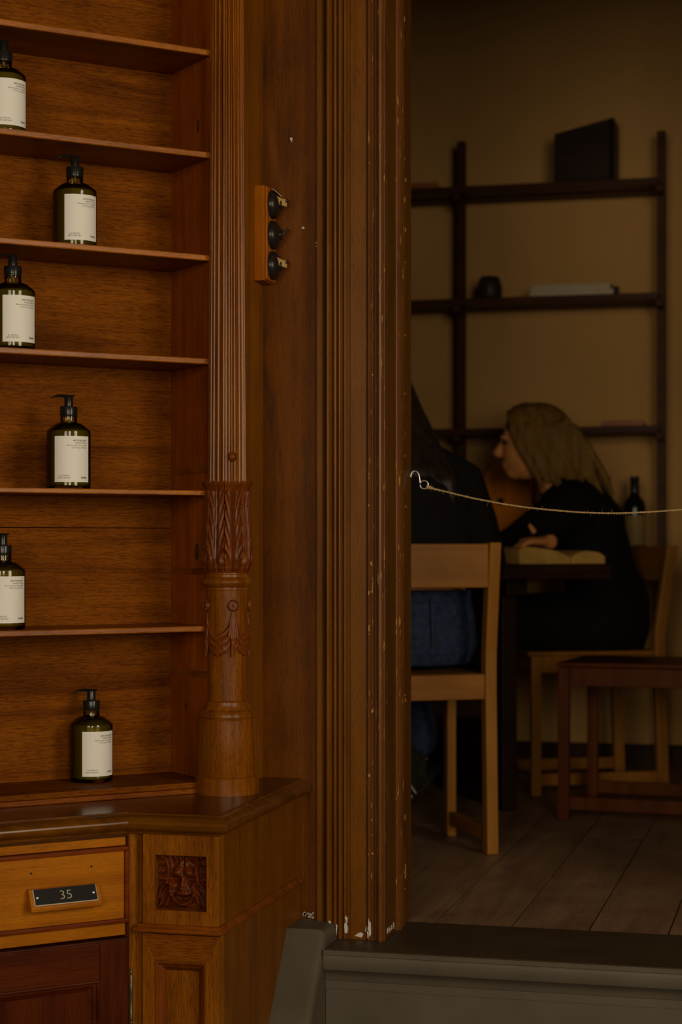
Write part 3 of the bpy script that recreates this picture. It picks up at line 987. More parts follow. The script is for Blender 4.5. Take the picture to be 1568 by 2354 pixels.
def mask_h(x, y):
    g = lambda cx, cy, sx, sy: exp(-((x - cx) / sx) ** 2 - ((y - cy) / sy) ** 2)
    face = sst(1.0, .55, (x / .60) ** 2 + ((y + .08) / .92) ** 2)
    h = .06 + .38 * face * (1 - .45 * (x / .62) ** 2)
    # brow bulges and the furrow between them
    h += .34 * g(-.24, .36, .17, .13) + .34 * g(.24, .36, .17, .13) - .20 * g(0, .5, .06, .25) - .12 * sst(.5, .62, y) * sst(.9, .75, y) * face
    # eye sockets with small balls
    for cx in (-.30, .29):
        h -= .62 * g(cx, .085, .150, .095)
        h += .30 * g(cx, .06, .075, .05) - .16 * g(cx, .055, .025, .022)
    # nose
    h += .30 * g(0, -.02, .085, .20) + .44 * g(0, -.225, .15, .095)
    h -= .14 * (g(-.085, -.315, .05, .022) + g(.085, -.315, .05, .022))
    # cheeks
    for cx in (-.46, .46): h += .26 * g(cx, -.10, .15, .12)
    # muzzle with teeth-like grooves
    h += .36 * g(-.15, -.41, .17, .12) + .36 * g(.15, -.41, .17, .12)
    for cx in (-.22, -.11, 0, .11, .22): h -= .11 * g(cx, -.49, .018, .07)
    # open smiling mouth, tongue, lower lip and chin
    ym = -.63 + .75 * x * x
    if abs(x) < .42:
        k_ = sst(.42, .25, abs(x))
        h -= .85 * k_ * exp(-((y - ym) / .075) ** 2)
        h += .20 * sst(.2, .05, abs(x)) * exp(-((y - ym + .045) / .04) ** 2)
    h += ridge(x, y, [(-.42, -.50), (-.30, -.70), (-.12, -.80), (.12, -.80), (.30, -.70), (.42, -.50)], .060, .36)
    h += .20 * g(0, -.88, .26, .07)
    # ears: tall curling rims with ribbed hollows outside them
    for s_ in (-1, 1):
        h += ridge(x, y, [(s_ * .78, .98), (s_ * .62, .78), (s_ * .545, .52), (s_ * .575, .25), (s_ * .62, .02)], .055, .62)
        if s_ * x > .62 and y > -.05:
            h += .30 * sst(.64, .74, s_ * x) * abs(sin((y + .06) * 10.5)) ** .55 * sst(-.05, .08, y)
        # side locks sweeping down and outwards, ending in curls
        h += ridge(x, y, [(s_ * .50, -.02), (s_ * .72, -.10), (s_ * .90, -.32), (s_ * .97, -.6)], .075, .48)
        h += ridge(x, y, [(s_ * .42, -.18), (s_ * .60, -.36), (s_ * .76, -.56), (s_ * .90, -.86)], .07, .50)
        h += ridge(x, y, [(s_ * .46, -.36), (s_ * .56, -.58), (s_ * .66, -.86)], .07, .46)
        h += .30 * g(s_ * .68, -.88, .07, .06) + .30 * g(s_ * .90, -.90, .07, .06)
    # forelocks
    for cx, t_ in ((-.34, .0), (-.12, .03), (.11, .05), (.36, .0)):
        h += .36 * g(cx, .92 - t_, .085, .17)
    return max(0.0, min(1.12, h))


rows = []
NX, NY = 84, 90
for j in range(NY + 1):
    y = j / NY * 2 - 1
    r0 = []
    for i in range(NX + 1):
        x = i / NX * 2 - 1
        u = xr0 + .001 + (xr1 - xr0 - .002) * i / NX
        z = zr0 + .001 + (zr1 - zr0 - .002) * j / NY
        r0.append((u, VLI + .0215 - .0215 * mask_h(x, y), z))
    rows.append(r0)
MB().grid(rows).obj('carved_mask', M['mask'], bc, smooth='all')

# canted front: stile, rails, drawer, door (local frame of the shelves)
sK = (ULL + (ULL + ND2)) / sqrt(2)               # where the stile meets the post
PXS = lambda px: (lambda r: (r[0] + r[1]) / sqrt(2))(on_n(px, NDR))
sd1 = PXS(293)
bx('front_stile', M['oak_z'], bc, PXS(296.5), sK + .004, NDR, NDR + .03, 0.05, ZU, M45, bevel=.0008)
bx('front_rail', M['drawer'], bc, sL, PXS(290), NDR + .002, NDR + .03, ZC - .5025, ZU - .006, M45, bevel=.0006)
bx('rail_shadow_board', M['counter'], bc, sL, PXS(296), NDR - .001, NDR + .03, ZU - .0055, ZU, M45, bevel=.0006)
bx('front_rail', M['drawer'], bc, sL, PXS(289), NDR + .002, NDR + .03, ZC - .6520, ZC - .6315, M45, bevel=.0006)
bx('cabinet_back', M['dark'], bc, sL, PXS(296), NDR + .031, NDR + .04, .05, ZU - .001, M45, bevel=0)
bx('plinth', M['oak_x'], bc, sL, sK - .002, NDR + .012, NDR + .03, 0.0, 0.05, M45, bevel=0)
# drawer
zd0, zd1 = ZC - .6305, ZC - .5035
dr = bx('drawer', M['drawer'], bc, sL + .01, sd1 - .0075, NDR - .0035, NDR + .03, zd0 + .0075, zd1 - .0075, M45, bevel=.001)
for nm, a0, a1, b0, b1 in (('drawer_bead', sL + .01, sd1, zd1 - .0072, zd1), ('drawer_bead', sL + .01, sd1, zd0, zd0 + .0072), ('drawer_bead', sd1 - .0072, sd1, zd0 + .0074, zd1 - .0074)):
    bx(nm, M['bead'], dr, a0, a1, NDR - .0075, NDR + .02, b0, b1, M45, bevel=.002)
# number block: sloping wooden grip with engraved plate
n0, n1 = on_n(68, NDR - .02), on_n(233, NDR - .02)
hs0, hs1 = (n0[0] + n0[1]) / sqrt(2), (n1[0] + n1[1]) / sqrt(2)
hs0, hs1 = hs0 + .001, hs1 - .001
hz0 = ZC - .595
hz1 = hz0 + .036
yf = NDR - .0035
sec = [(0, hz0 + .002), (-.020, hz0), (-.0225, hz0 + .002), (-.0225, hz0 + .0085), (-.0210, hz0 + .0100), (-.0085, hz1), (0, hz1)]
vs = [(hs0, yf + y, z) for y, z in sec] + [(hs1, yf + y, z) for y, z in sec]
n = len(sec)
fs = [tuple(range(n - 1, -1, -1)), tuple(range(n, 2 * n))] + [(i, (i + 1) % n, n + (i + 1) % n, n + i) for i in range(n)]
MB().add(vs, fs).obj('number_grip', M['drawer'], dr, M45, bevel=.001, weld=True)
# frame on the sloping face: origin bottom centre, x along, y up the slope, z out
p0 = Vector(((hs0 + hs1) / 2, yf - .0210, hz0 + .0100))
up = Vector((0, .0125, hz1 - hz0 - .0100)).normalized()
xa = Vector((1, 0, 0))
za = xa.cross(up)
MG = M45 @ Matrix(((xa.x, up.x, za.x, p0.x), (xa.y, up.y, za.y, p0.y), (xa.z, up.z, za.z, p0.z), (0, 0, 0, 1)))
hw = (hs1 - hs0) / 2
bx('plate_backing', M['plate_edge'], dr, -hw + .0065, hw - .0065, .0006, .0280, 0, .0012, MG, bevel=.0002)
bx('number_plate', M['plate'], dr, -hw + .0075, hw - .0075, .0016, .0278, .0010, .0020, MG, bevel=.0002)
for s_ in (-1, 1):
    MB().lathe([(.0024, .0018), (.0024, .0026), (.0016, .0031), (.0001, .0032)], 16).obj('screw', M['screw'], dr, MG @ Matrix.Translation((s_ * (hw - .0125), .0142, 0)), smooth=30)


def text_mesh(body, size, align='LEFT', bold=0.0, xs=1.0, ext=0.0):
    cu = bpy.data.curves.new('t', 'FONT')
    cu.body = body
    cu.size = size
    cu.align_x = align
    cu.offset = bold
    cu.extrude = ext
    cu.resolution_u = 3
    o = bpy.data.objects.new('t', cu)
    col.objects.link(o)
    me = evaluated(o)
    bpy.data.objects.remove(o)
    vs = [Vector((v.co.x * xs, v.co.y, v.co.z)) for v in me.vertices]
    fs = [tuple(p.vertices) for p in me.polygons]
    bpy.data.meshes.remove(me)
    return vs, fs


tv, tf = text_mesh('35', .0215, 'CENTER', -0.00055, 1.12, .0002)
MB().add([(v.x, v.y + .0078, v.z + .0022) for v in tv], tf).obj('numerals', M['engrave'], dr, MG)
# two old nail heads in the drawer front
for px, py in ((71, 2008), (210, 1992)):
    q = on_n(px, NDR - .0035)
    MB().lathe([(.0018, 0), (.0018, .0006), (.0001, .0008)], 12).obj('nail_head', M['dark'], dr, M45 @ Matrix.Translation(((q[0] + q[1]) / sqrt(2), NDR - .0035, ZC + (HOR - py) / F * q[2])) @ Matrix.Rotation(pi / 2, 4, 'X'), smooth=30)
# cupboard door below, with a moulded frame
dz1 = ZC - .656
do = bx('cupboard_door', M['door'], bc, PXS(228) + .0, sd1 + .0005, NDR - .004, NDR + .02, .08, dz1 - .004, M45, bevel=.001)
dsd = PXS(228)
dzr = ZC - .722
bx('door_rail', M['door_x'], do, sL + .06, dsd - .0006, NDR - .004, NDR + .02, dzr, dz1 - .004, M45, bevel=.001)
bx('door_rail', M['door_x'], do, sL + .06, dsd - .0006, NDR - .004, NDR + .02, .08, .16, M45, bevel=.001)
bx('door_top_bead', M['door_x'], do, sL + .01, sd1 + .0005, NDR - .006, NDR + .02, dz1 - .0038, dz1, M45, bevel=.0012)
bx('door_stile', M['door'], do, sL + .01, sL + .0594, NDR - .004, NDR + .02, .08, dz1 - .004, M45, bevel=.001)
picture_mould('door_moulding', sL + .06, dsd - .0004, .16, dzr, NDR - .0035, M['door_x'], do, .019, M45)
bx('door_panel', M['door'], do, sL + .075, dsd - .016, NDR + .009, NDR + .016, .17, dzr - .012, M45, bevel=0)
# brass hinge pin with finial
hx = PXS(300)
MB().lathe([(.0002, .048), (.0012, .047), (.0017, .045), (.0008, .0435), (.0018, .042), (.0024, .039), (.0014, .036), (.0026, .034), (.0027, .02), (.0031, .019), (.0031, .001), (.0027, 0), (.0027, -.02), (.0031, -.021), (.0031, -.04), (.0014, -.042), (.0024, -.045), (.0002, -.052)][::-1], 16).obj('hinge', M['brass'], bc, M45 @ Matrix.Translation((hx, NDR - .0025, ZC - .7545)), smooth=35)

# ------------------------------------------------------------------ soap bottles
RB_ = .0386
body = [(.001, .0008), (.034, .0), (.0372, .0012), (RB_, .0045), (RB_, .0062), (RB_, .0990), (RB_, .1005), (.0380, .1028), (.0358, .1050), (.0265, .1125), (.0225, .1150), (.0172, .1165), (.0150, .1180), (.0146, .1200), (.0146, .1288), (.001, .1288)]
glass_me = MB().lathe(body, 64).mesh('glass_body', smooth=24, weld=True)
glass_me.materials.append(M['glass'])
soap = [(.001, .006), (.033, .006), (.0352, .008), (.0352, .0975), (.0335, .1020), (.0245, .1105), (.0205, .1128), (.001, .1128)]
soap_me = MB().lathe(soap, 48).mesh('liquid_soap', smooth=30, weld=True)
soap_me.materials.append(M['soap'])
collar = [(.0148, .1275), (.0152, .1285), (.0152, .1305), (.0146, .1310), (.0153, .1316), (.0155, .1430), (.0148, .1450), (.0085, .1455), (.0078, .1460), (.0076, .1615), (.0070, .1628), (.0001, .1630)]
collar_me = MB().lathe([(.0001, .1275)] + collar, 40).mesh('pump_collar', smooth=30, weld=True)
collar_me.materials.append(M['black'])
nz = MB()
nz.tube([(-.0108, 0, .1652), (-.0085, 0, .1640), (-.004, 0, .1630), (.004, 0, .1632), (.012, 0, .1638), (.020, 0, .1636), (.026, 0, .1622), (.0305, 0, .1597)],
        [(.0045, .0008), (.0066, .0015), (.0074, .0026), (.0070, .0028), (.0050, .0026), (.0042, .0023), (.0037, .0020), (.0030, .0017)], 14)
nz_me = nz.mesh('pump_nozzle', smooth=45)
nz_me.materials.append(M['black'])
dip_me = MB().tube([(0, 0, .128), (.003, .002, .09), (.012, .01, .012)], .0028, 10).mesh('dip_tube', smooth=40)
dip_me.materials.append(M['diptube'])
LA = radians(49.5)
RL_ = RB_ + .00025
rows = []
for z in (.0118, .0917):
    pass
lab = MB()
lr = []
for r, zz in ((RB_ + .0001, .0118), (RL_, .0118), (RL_, .0917), (RB_ + .0001, .0917), (RB_ + .0001, .0118)):
    lr.append([(r * cos(-LA + 2 * LA * i / 40), r * sin(-LA + 2 * LA * i / 40), zz) for i in range(41)])
lab.grid(lr)
label_me = lab.mesh('label', smooth=30, weld=True)
label_me.materials.append(M['label'])
txt = MB()
RT = RL_ + .00012


def label_text(body, width, z, x_right=None, x_left=None, x_mid=None, bold=0.0, size=.0040):
    vs, fs = text_mesh(body, size, 'LEFT', bold)
    x0 = min(v.x for v in vs)
    x1 = max(v.x for v in vs)
    k = width / (x1 - x0)
    if x_right is not None: o = x_right - width
    elif x_left is not None: o = x_left
    else: o = x_mid - width / 2
    out = []
    for v in vs:
        a = (o + (v.x - x0) * k) / RB_
        out.append((RT * cos(a), RT * sin(a), z + v.y))
    txt.add(out, fs)


XR = LA * RB_ - .0062
label_text('APOTHECARY', .0276, .0917 - .0091, x_right=XR, bold=.00006)
label_text('HAND WASH', .0228, .0917 - .0133, x_right=XR)
label_text('Savon pour les mains', .0372, .0917 - .0171, x_right=XR, size=.0038)
label_text('12.7 fl.oz./375mL', .0290, .0917 - .0213, x_right=XR, size=.0038)
XL = -LA * RB_ + .0062
label_text('St. PAULS', .0172, .0118 + .0100, x_mid=XL + .012)
label_text('APOTHECARY', .0239, .0118 + .0060, x_left=XL)
label_text('FRAMA', .0125, .0118 + .0062, x_right=XR, bold=.00012, size=.0046)
txt_me = txt.mesh('label_text')
txt_me.materials.append(M['ink'])
BOT = [(8, 1, 3.110, 27, 'pump soap bottle cut off by the left edge on the highest stocked shelf'),
       (172, 2, 3.115, 22, 'pump soap bottle standing alone on the third shelf from the top'),
       (29.5, 3, 3.100, 23, 'pump soap bottle standing on the fourth shelf board near the left edge'),
       (158, 4, 3.105, 11, 'pump soap bottle in the middle of the shelves, label facing straight out'),
       (6.5, 5, 3.105, 20, 'pump soap bottle half out of frame at left, on the lowest thin shelf'),
       (210, 6, 3.163, 25, 'pump soap bottle on the bottom ledge just above the worktop')]
for px, k, n_, fc, lab_ in BOT:
    u, v, d = on_n(px, n_)
    z = ZC + (SH[k - 1 + 0][0] if k < 6 else -.427)
    z = ZC + {1: SH[1][0], 2: SH[2][0], 3: SH[3][0], 4: SH[4][0], 5: SH[5][0], 6: -.427}[k] + .0003
    be = atan2(-v, -u)
    ph = be + radians(fc)
    b_ = thing('soap_bottle', lab_, 'soap bottle', (u, v, z), ph, group='olive glass hand wash bottles on the shelves')
    Mt = Matrix.Translation((u, v, z))
    Mr = Mt @ Matrix.Rotation(ph, 4, 'Z')
    gl_ = mobj('glass_body', glass_me, None, b_, Mr)
    mobj('liquid_soap', soap_me, None, b_, Mr)
    mobj('dip_tube', dip_me, None, b_, Mr)
    la_ = mobj('label', label_me, None, b_, Mr)
    tag(mobj('label_text', txt_me, None, la_, Mr), kind='stuff')
    pu = mobj('pump_collar', collar_me, None, b_, Mr)
    mobj('pump_nozzle', nz_me, None, pu, Mt @ Matrix.Rotation(be - pi / 2 + radians(8), 4, 'Z'))

# ------------------------------------------------------------------ switch box on the end stile
sb = thing('switch_box', 'small varnished wooden box with three black toggle switches beside column', 'light switch', (UE, 3.455, ZC + .495))
zb0, zb1 = ZC + .4965, ZC + .676
bx('wooden_box', M['box'], sb, UE, UE + .0205, 3.4285, 3.4885, zb0, zb1, bevel=.0012)
bx('box_lid', M['box'], sb, UE + .0205, UE + .0258, 3.4300, 3.4872, zb0 + .0015, zb1 - .0015, bevel=.0018)
for k in range(3):
    zz = ZC + .6435 - .0578 * k
    Ms = Matrix.Translation((UE + .0258, 3.4585, zz)) @ Matrix.Rotation(pi / 2, 4, 'Y')
    dome = [(.0001, 0), (.0272, 0), (.0274, .0015)] + [(.0274 * cos(radians(a)) ** .8, .0015 + .0165 * sin(radians(a))) for a in (8, 18, 30, 42, 54, 64)]
    dome += [(.0100, .0175), (.0096, .0215), (.0062, .0222), (.0001, .0223)]
    sw = MB().lathe(dome, 36).obj('switch_dome', M['bakelite'], sb, Ms, smooth=40, weld=True)
    Ml = Matrix.Translation((UE + .0258 + .021, 3.4585, zz))
    upz = .011 if k == 1 else .008
    MB().tube([(0, 0, 0), (.006, .001, upz * .55), (.0125, .002, upz)], [.0034, .0026, .0032], 12).obj('switch_lever', M['bakelite'], sw, Ml, smooth=45)
    if k != 1:
        tp = MB()
        rows = []
        # strip of tape from the dome's near edge over the lever
        pts_ = [(.0085, -.021, .0125), (.0145, -.013, .0110), (.0205, -.008, .0095), (.0255, -.003, .0075), (.0300, .001, .0055)]
        for (x, y, z) in pts_:
            rows.append([(x, y, z + .002 - .013 * t + .001 * sin(y * 900)) for t in (0, .5, 1)])
        o = MB().grid(rows).obj('masking_tape', M['tape'], sw, Matrix.Translation((UE + .0258, 3.4585, zz)))
        so = o.modifiers.new('thick', 'SOLIDIFY')
        so.thickness = .0003
    if k == 0:
        rows = []
        for (x, y, z) in ((.003, -.004, .0285), (.009, -.006, .0245), (.0165, -.006, .0180), (.022, -.004, .0125)):
            rows.append([(x, y - .008, z), (x + .0006, y, z + .001), (x, y + .008, z)])
        o = MB().grid(rows).obj('torn_tape', M['tapew'], sw, Matrix.Translation((UE + .0258, 3.4585, zz)))
        so = o.modifiers.new('thick', 'SOLIDIFY')
        so.thickness = .0003

# ------------------------------------------------------------------ hook and twine across the doorway
VH = 3.700


def HP(px, py, dv=0.0):
    u, v, d = on_v(px, VH + dv)
    return Vector((u, v, ZC + (HOR - py) / F * d))


hk = thing('wire_hook', 'pale bent wire hook on the door frame holding the twine', 'hook', HP(945, 1090))
MB().tube([HP(938, 1087.5), HP(944, 1088), HP(951.5, 1088.5)], [.0012, .0012, .0012], 10).obj('screw_eye', M['screw'], hk, smooth=50)
hp = [(946.5, 1099, -.002), (944.4, 1096, -.003), (944.6, 1091, -.003), (946.5, 1086.5, -.002), (950, 1083.5, 0), (954, 1082.6, 0), (958.5, 1084.2, 0), (962, 1088.5, 0), (963.8, 1094, 0), (964.8, 1101, 0), (965.6, 1108, 0), (965.8, 1114, 0)]
cx, cy, rr = 975.3, 1114.3, 9.4
for i in range(0, 25):
    a = pi + .05 - 2 * pi * i / 24 * .98
    hp.append((cx + rr * cos(a), cy + rr * sin(a) * 1.02, .0010 + .0012 * i / 24))
MB().tube([HP(*p) for p in hp], .00118, 10).obj('wire', M['steel'], hk, smooth='all')

tw = thing('twine', 'thin jute twine strung across the doorway', 'twine', HP(985, 1120))
tp_ = [(981, 1119.5), (986, 1120.5), (1000, 1124), (1030, 1131.5), (1080, 1143.6), (1120, 1151.5), (1160, 1159), (1220, 1167.5), (1280, 1173.5), (1340, 1178), (1400, 1179.8), (1440, 1179.3), (1500, 1176.4), (1568, 1171.5), (1640, 1164), (1740, 1150)]
# smooth resample
tp2 = []
for i in range(len(tp_) - 1):
    for k in range(14):
        t = k / 14
        p0 = tp_[max(i - 1, 0)]
        p1 = tp_[i]
        p2 = tp_[i + 1]
        p3 = tp_[min(i + 2, len(tp_) - 1)]
        q = []
        for c_ in (0, 1):
            m1_ = (p2[c_] - p0[c_]) / max(1e-6, (p2[0] - p0[0])) * (p2[0] - p1[0])
            m2_ = (p3[c_] - p1[c_]) / max(1e-6, (p3[0] - p1[0])) * (p2[0] - p1[0])
            h00, h10, h01, h11 = 2 * t ** 3 - 3 * t ** 2 + 1, t ** 3 - 2 * t ** 2 + t, -2 * t ** 3 + 3 * t ** 2, t ** 3 - t ** 2
            q.append(h00 * p1[c_] + h10 * m1_ + h01 * p2[c_] + h11 * m2_)
        tp2.append(tuple(q))
core = [HP(*p) for p in tp2]
mbt = MB()
L_ = 0
for s_ in (0, 1):
    pts = []
    L_ = 0
    for i, p in enumerate(core):
        if i: L_ += (p - core[i - 1]).length
        a = L_ / .0115 * 2 * pi + s_ * pi
        pts.append(p + Vector((0, cos(a), sin(a))) * .00075)
    # denser strands need finer samples: insert midpoints along the helix
    fine = []
    L_ = 0
    for i in range(len(core) - 1):
        seg_l = (core[i + 1] - core[i]).length
        nsub = max(2, int(seg_l / .0022))
        for j in range(nsub):
            t = j / nsub
            p = core[i].lerp(core[i + 1], t)
            a = (L_ + seg_l * t) / .0115 * 2 * pi + s_ * pi
            wob = 1 + .18 * sin(L_ * 400 + j)
            fine.append(p + Vector((0, cos(a), sin(a))) * .0008 * wob)
        L_ += seg_l
    MB().tube(fine, .00112, 6).obj('strand', M['twine'], tw, smooth='all')
kn = MB()
rk = random.Random(5)
for i in range(5):
    px = 982 + i * 2.6
    kn.ball(HP(px, 1119.3 + i * .6), .0016, .0040 - .0003 * i, .0046 - .0004 * i, seg=12, rings=8)
for i in range(5):
    px = 995 + i * 5
    kn.ball(HP(px, 1122.8 + (px - 995) * .26 + (i % 2) * 1.2), .0022, .0022, .0024 - .0002 * i, seg=10, rings=6)
ko = kn.obj('knot', M['twine'], tw, smooth='all')
rmo = ko.modifiers.new('join', 'REMESH')
rmo.mode = 'VOXEL'
rmo.voxel_size = .0007
fz = MB()
for i in range(150):
    p = core[int(rk.random() ** 1.2 * (len(core) - 30))]
    d_ = Vector((rk.uniform(-1, 1), rk.uniform(-.6, .6), rk.choice((-1, 1)) * rk.random())).normalized()
    ln = .0025 + .009 * rk.random() ** 3
    fz.tube([p, p + d_ * ln * .5, p + d_ * ln + Vector((0, 0, -.001 * rk.random()))], [.00022, .00018, .0001], 4)
tag(fz.obj('twine_fuzz', M['twine'], tw), kind='stuff')
# eye at the far end of the twine, out of the picture
bx('twine_anchor', M['screw'], tw, UR - .012, UR, VH - .002, VH + .002, core[-1].z - .003, core[-1].z + .003, bevel=.0005)
pe = core[-1]
MB().tube([pe, Vector((UR - .006, VH, pe.z))], .0016, 6).obj('strand', M['twine'], tw)

# ------------------------------------------------------------------ the room behind: boards, walls
fl = thing('floor', None, None, (0, 5, ZR), kind='structure')
bx('floor_base', M['dark'], fl, RL, RR, VB - .05, RB, ZR - .06, ZR - .004, bevel=0)
ug = -0.7375
bw = .1515
k0 = int((RL - ug) / bw)
rp = random.Random(11)
i = k0
while ug + i * bw < RR - .02:
    a0, a1 = max(RL, ug + i * bw + .0017), min(RR, ug + (i + 1) * bw - .0017)
    cuts = [VB - .048]
    vv = VB + rp.uniform(1.1, 2.4)
    while vv < RB - .2:
        cuts.append(vv)
        vv += rp.uniform(1.6, 2.6)
    cuts.append(RB)
    for q0, q1 in zip(cuts, cuts[1:]):
        off = Vector((rp.uniform(-3, 3), rp.uniform(-3, 3), 0))
        mbp = MB().box(a0 - off.x, a1 - off.x, q0 + .0007 - off.y, q1 - .0007 - off.y, -.02, rp.uniform(-.0024, -.0012))
        mbp.obj('plank', M['plank'], fl, Matrix.Translation((off.x, off.y, ZR)))
    i += 1
struct(bx('wall_far', M['roomwall'], None, RL, RR, RB, RB + .1, ZR - .06, CEIL, bevel=0))
struct(bx('wall_room_left', M['roomwall'], None, RL - .1, RL, VB, RB, ZR - .06, CEIL, bevel=0))
struct(bx('wall_room_right', M['roomwall'], None, RR, RR + .1, VB, RB, ZR - .06, CEIL, bevel=0))
struct(bx('wall_room_front', M['roomwall'], None, RL, UL - .021, VB, VB + .012, ZR, CEIL, bevel=0))
struct(bx('baseboard_far', M['roomtrim'], None, RL, RR, RB - .015, RB, ZR, ZR + .07, bevel=.002))

# ------------------------------------------------------------------ wall shelving in the room
ws = thing('wall_shelving', 'dark wooden post shelving against the far room wall', 'shelves', (-.9, 6.3, ZR))
for px in (1061, 1521):
    u, v, d = on_v(px, 6.30)
    bx('post', M['shelfd'], ws, u - .014, u + .014, 6.285, 6.32, ZR, ZC + 1.355, bevel=.003)
    for zz in (1.1866, .814, .3825, -.075):
        bx('bracket', M['shelfd'], ws, u - .012, u + .012, 6.2, 6.285, ZC + zz - .045, ZC + zz - .0225, bevel=.003)
uL, uR = -2.4, on_v(1514, 6.25)[0]
bx('post', M['shelfd'], ws, -2.1, -2.072, 6.285, 6.32, ZR, ZC + 1.355, bevel=.003)
SHB = {}
for nm, zz in (('a', 1.1866), ('b', .814), ('c', .3825), ('d', -.075)):
    bx('shelf_board', M['shelfd'], ws, uL, uR + .004, 6.20, 6.285, ZC + zz - .022, ZC + zz, bevel=.002)
    bx('shelf_board', M['shelfd'], ws, uL, uR + .004, 6.321, 6.40, ZC + zz - .022, ZC + zz, bevel=.002)
    SHB[nm] = ZC + zz


def rot_at(px, v, z, a=0.0):
    u, vv, d = on_v(px, v)
    return Matrix.Translation((u, vv, z)) @ Matrix.Rotation(a, 4, 'Z')


# dark slant-topped box on the highest board
Mx = rot_at(1349, 6.29, SHB['a'] + .0005, 0)
wbx = .098
e = thing('slant_box', 'dark slant-topped wooden box standing on the highest board of the far shelving', 'box', Mx.translation)
pts = [(-wbx, 0), (wbx, 0), (wbx, .205), (-wbx, .160)]
vs = [(x, -.075, z) for x, z in pts] + [(x, .075, z) for x, z in pts]
MB().add(vs, [(0, 1, 2, 3), (7, 6, 5, 4), (0, 4, 5, 1), (1, 5, 6, 2), (2, 6, 7, 3), (3, 7, 4, 0)]).obj('box_body', M['tabled'], e, Mx, bevel=.003)
bx('edge_band', M['wineglass'], e, wbx - .014, wbx - .001, -.079, -.0752, .005, .198, Mx, bevel=.001)
# round pot
e = rot_at(1126, 6.255, SHB['b'] + .0005)
MB().lathe([(.001, 0), (.034, 0), (.040, .010), (.0415, .035), (.037, .060), (.031, .073), (.027, .076), (.024, .074), (.024, .06), (.001, .055)], 32).obj('pot', M['pot'], None, e, smooth=40, weld=True)
tag(bpy.data.objects['pot'], 'small dark rounded clay pot on the second board of far shelving', 'pot')
# stack of pale paper
e = rot_at(1318, 6.26, SHB['b'] + .0005)
t_ = thing('paper_stack', 'long pale paper stack lying on the second board of far shelving', 'paper', e.translation)
for k, (w_, h0, h1, dx) in enumerate(((.137, 0, .016, 0), (.130, .0162, .030, -.003), (.126, .0302, .037, .004))):
    bx('paper_block', M['whitep'], t_, -w_ + dx, w_ + dx, -.055, .06, h0, h1, e, bevel=.002)
bx('dark_clip', M['wineglass'], t_, .1375, .152, -.03, .02, 0, .028, e, bevel=.002)
for px, v, sh, w_, lab_ in ((975, 6.25, 'a', .058, 'orange-brown wooden tray on the highest board by the door frame'), (1435, 6.25, 'c', .068, 'orange-brown wooden tray on the third board near the right post')):
    e = rot_at(px, v, SHB[sh] + .0005)
    t_ = thing('wooden_tray', lab_, 'tray', e.translation, group='orange-brown trays on the far shelving')
    bx('tray_base', M['orange'], t_, -w_, w_, -.045, .05, 0, .008, e, bevel=.002)
    bx('tray_rim', M['orange'], t_, -w_, w_, -.049, -.0452, 0, .018, e, bevel=.001)
    bx('tray_rim', M['orange'], t_, -w_, w_, .0502, .054, 0, .018, e, bevel=.001)
# wine bottles on the low board
wine = [(.001, 0), (.034, 0), (.0365, .004), (.0365, .19), (.035, .203), (.028, .218), (.018, .230), (.0145, .240), (.0140, .282), (.0155, .284), (.0155, .292), (.0135, .294), (.001, .294)]
for px, h_, lab_ in ((1459, 1.0, 'dark wine bottle with pale label behind the woman, nearer the right post'), (1393, 1.0, 'dark wine bottle whose neck rises over the woman\'s shoulder')):
    e = rot_at(px, 6.245, SHB['d'] + .0005, -1.3)
    t_ = thing('wine_bottle', lab_, 'wine bottle', e.translation, group='wine bottles on the low board')
    MB().lathe(wine, 32).obj('bottle_glass', M['wineglass'], t_, e, smooth=40, weld=True)
    lr = []
    for r, zz in ((.0366, .07), (.0369, .07), (.0369, .168), (.0366, .168)):
        lr.append([(r * cos(-1.15 + 2.3 * i / 24), r * sin(-1.15 + 2.3 * i / 24), zz) for i in range(25)])
    MB().grid(lr).obj('bottle_label', M['winelabel'], t_, e, smooth=30)
    MB().lathe([(.0147, .243), (.0147, .282), (.0160, .284), (.0160, .2925), (.0138, .2948), (.001, .2948)], 24).obj('capsule', M['bakelite'], t_, e, smooth=40)


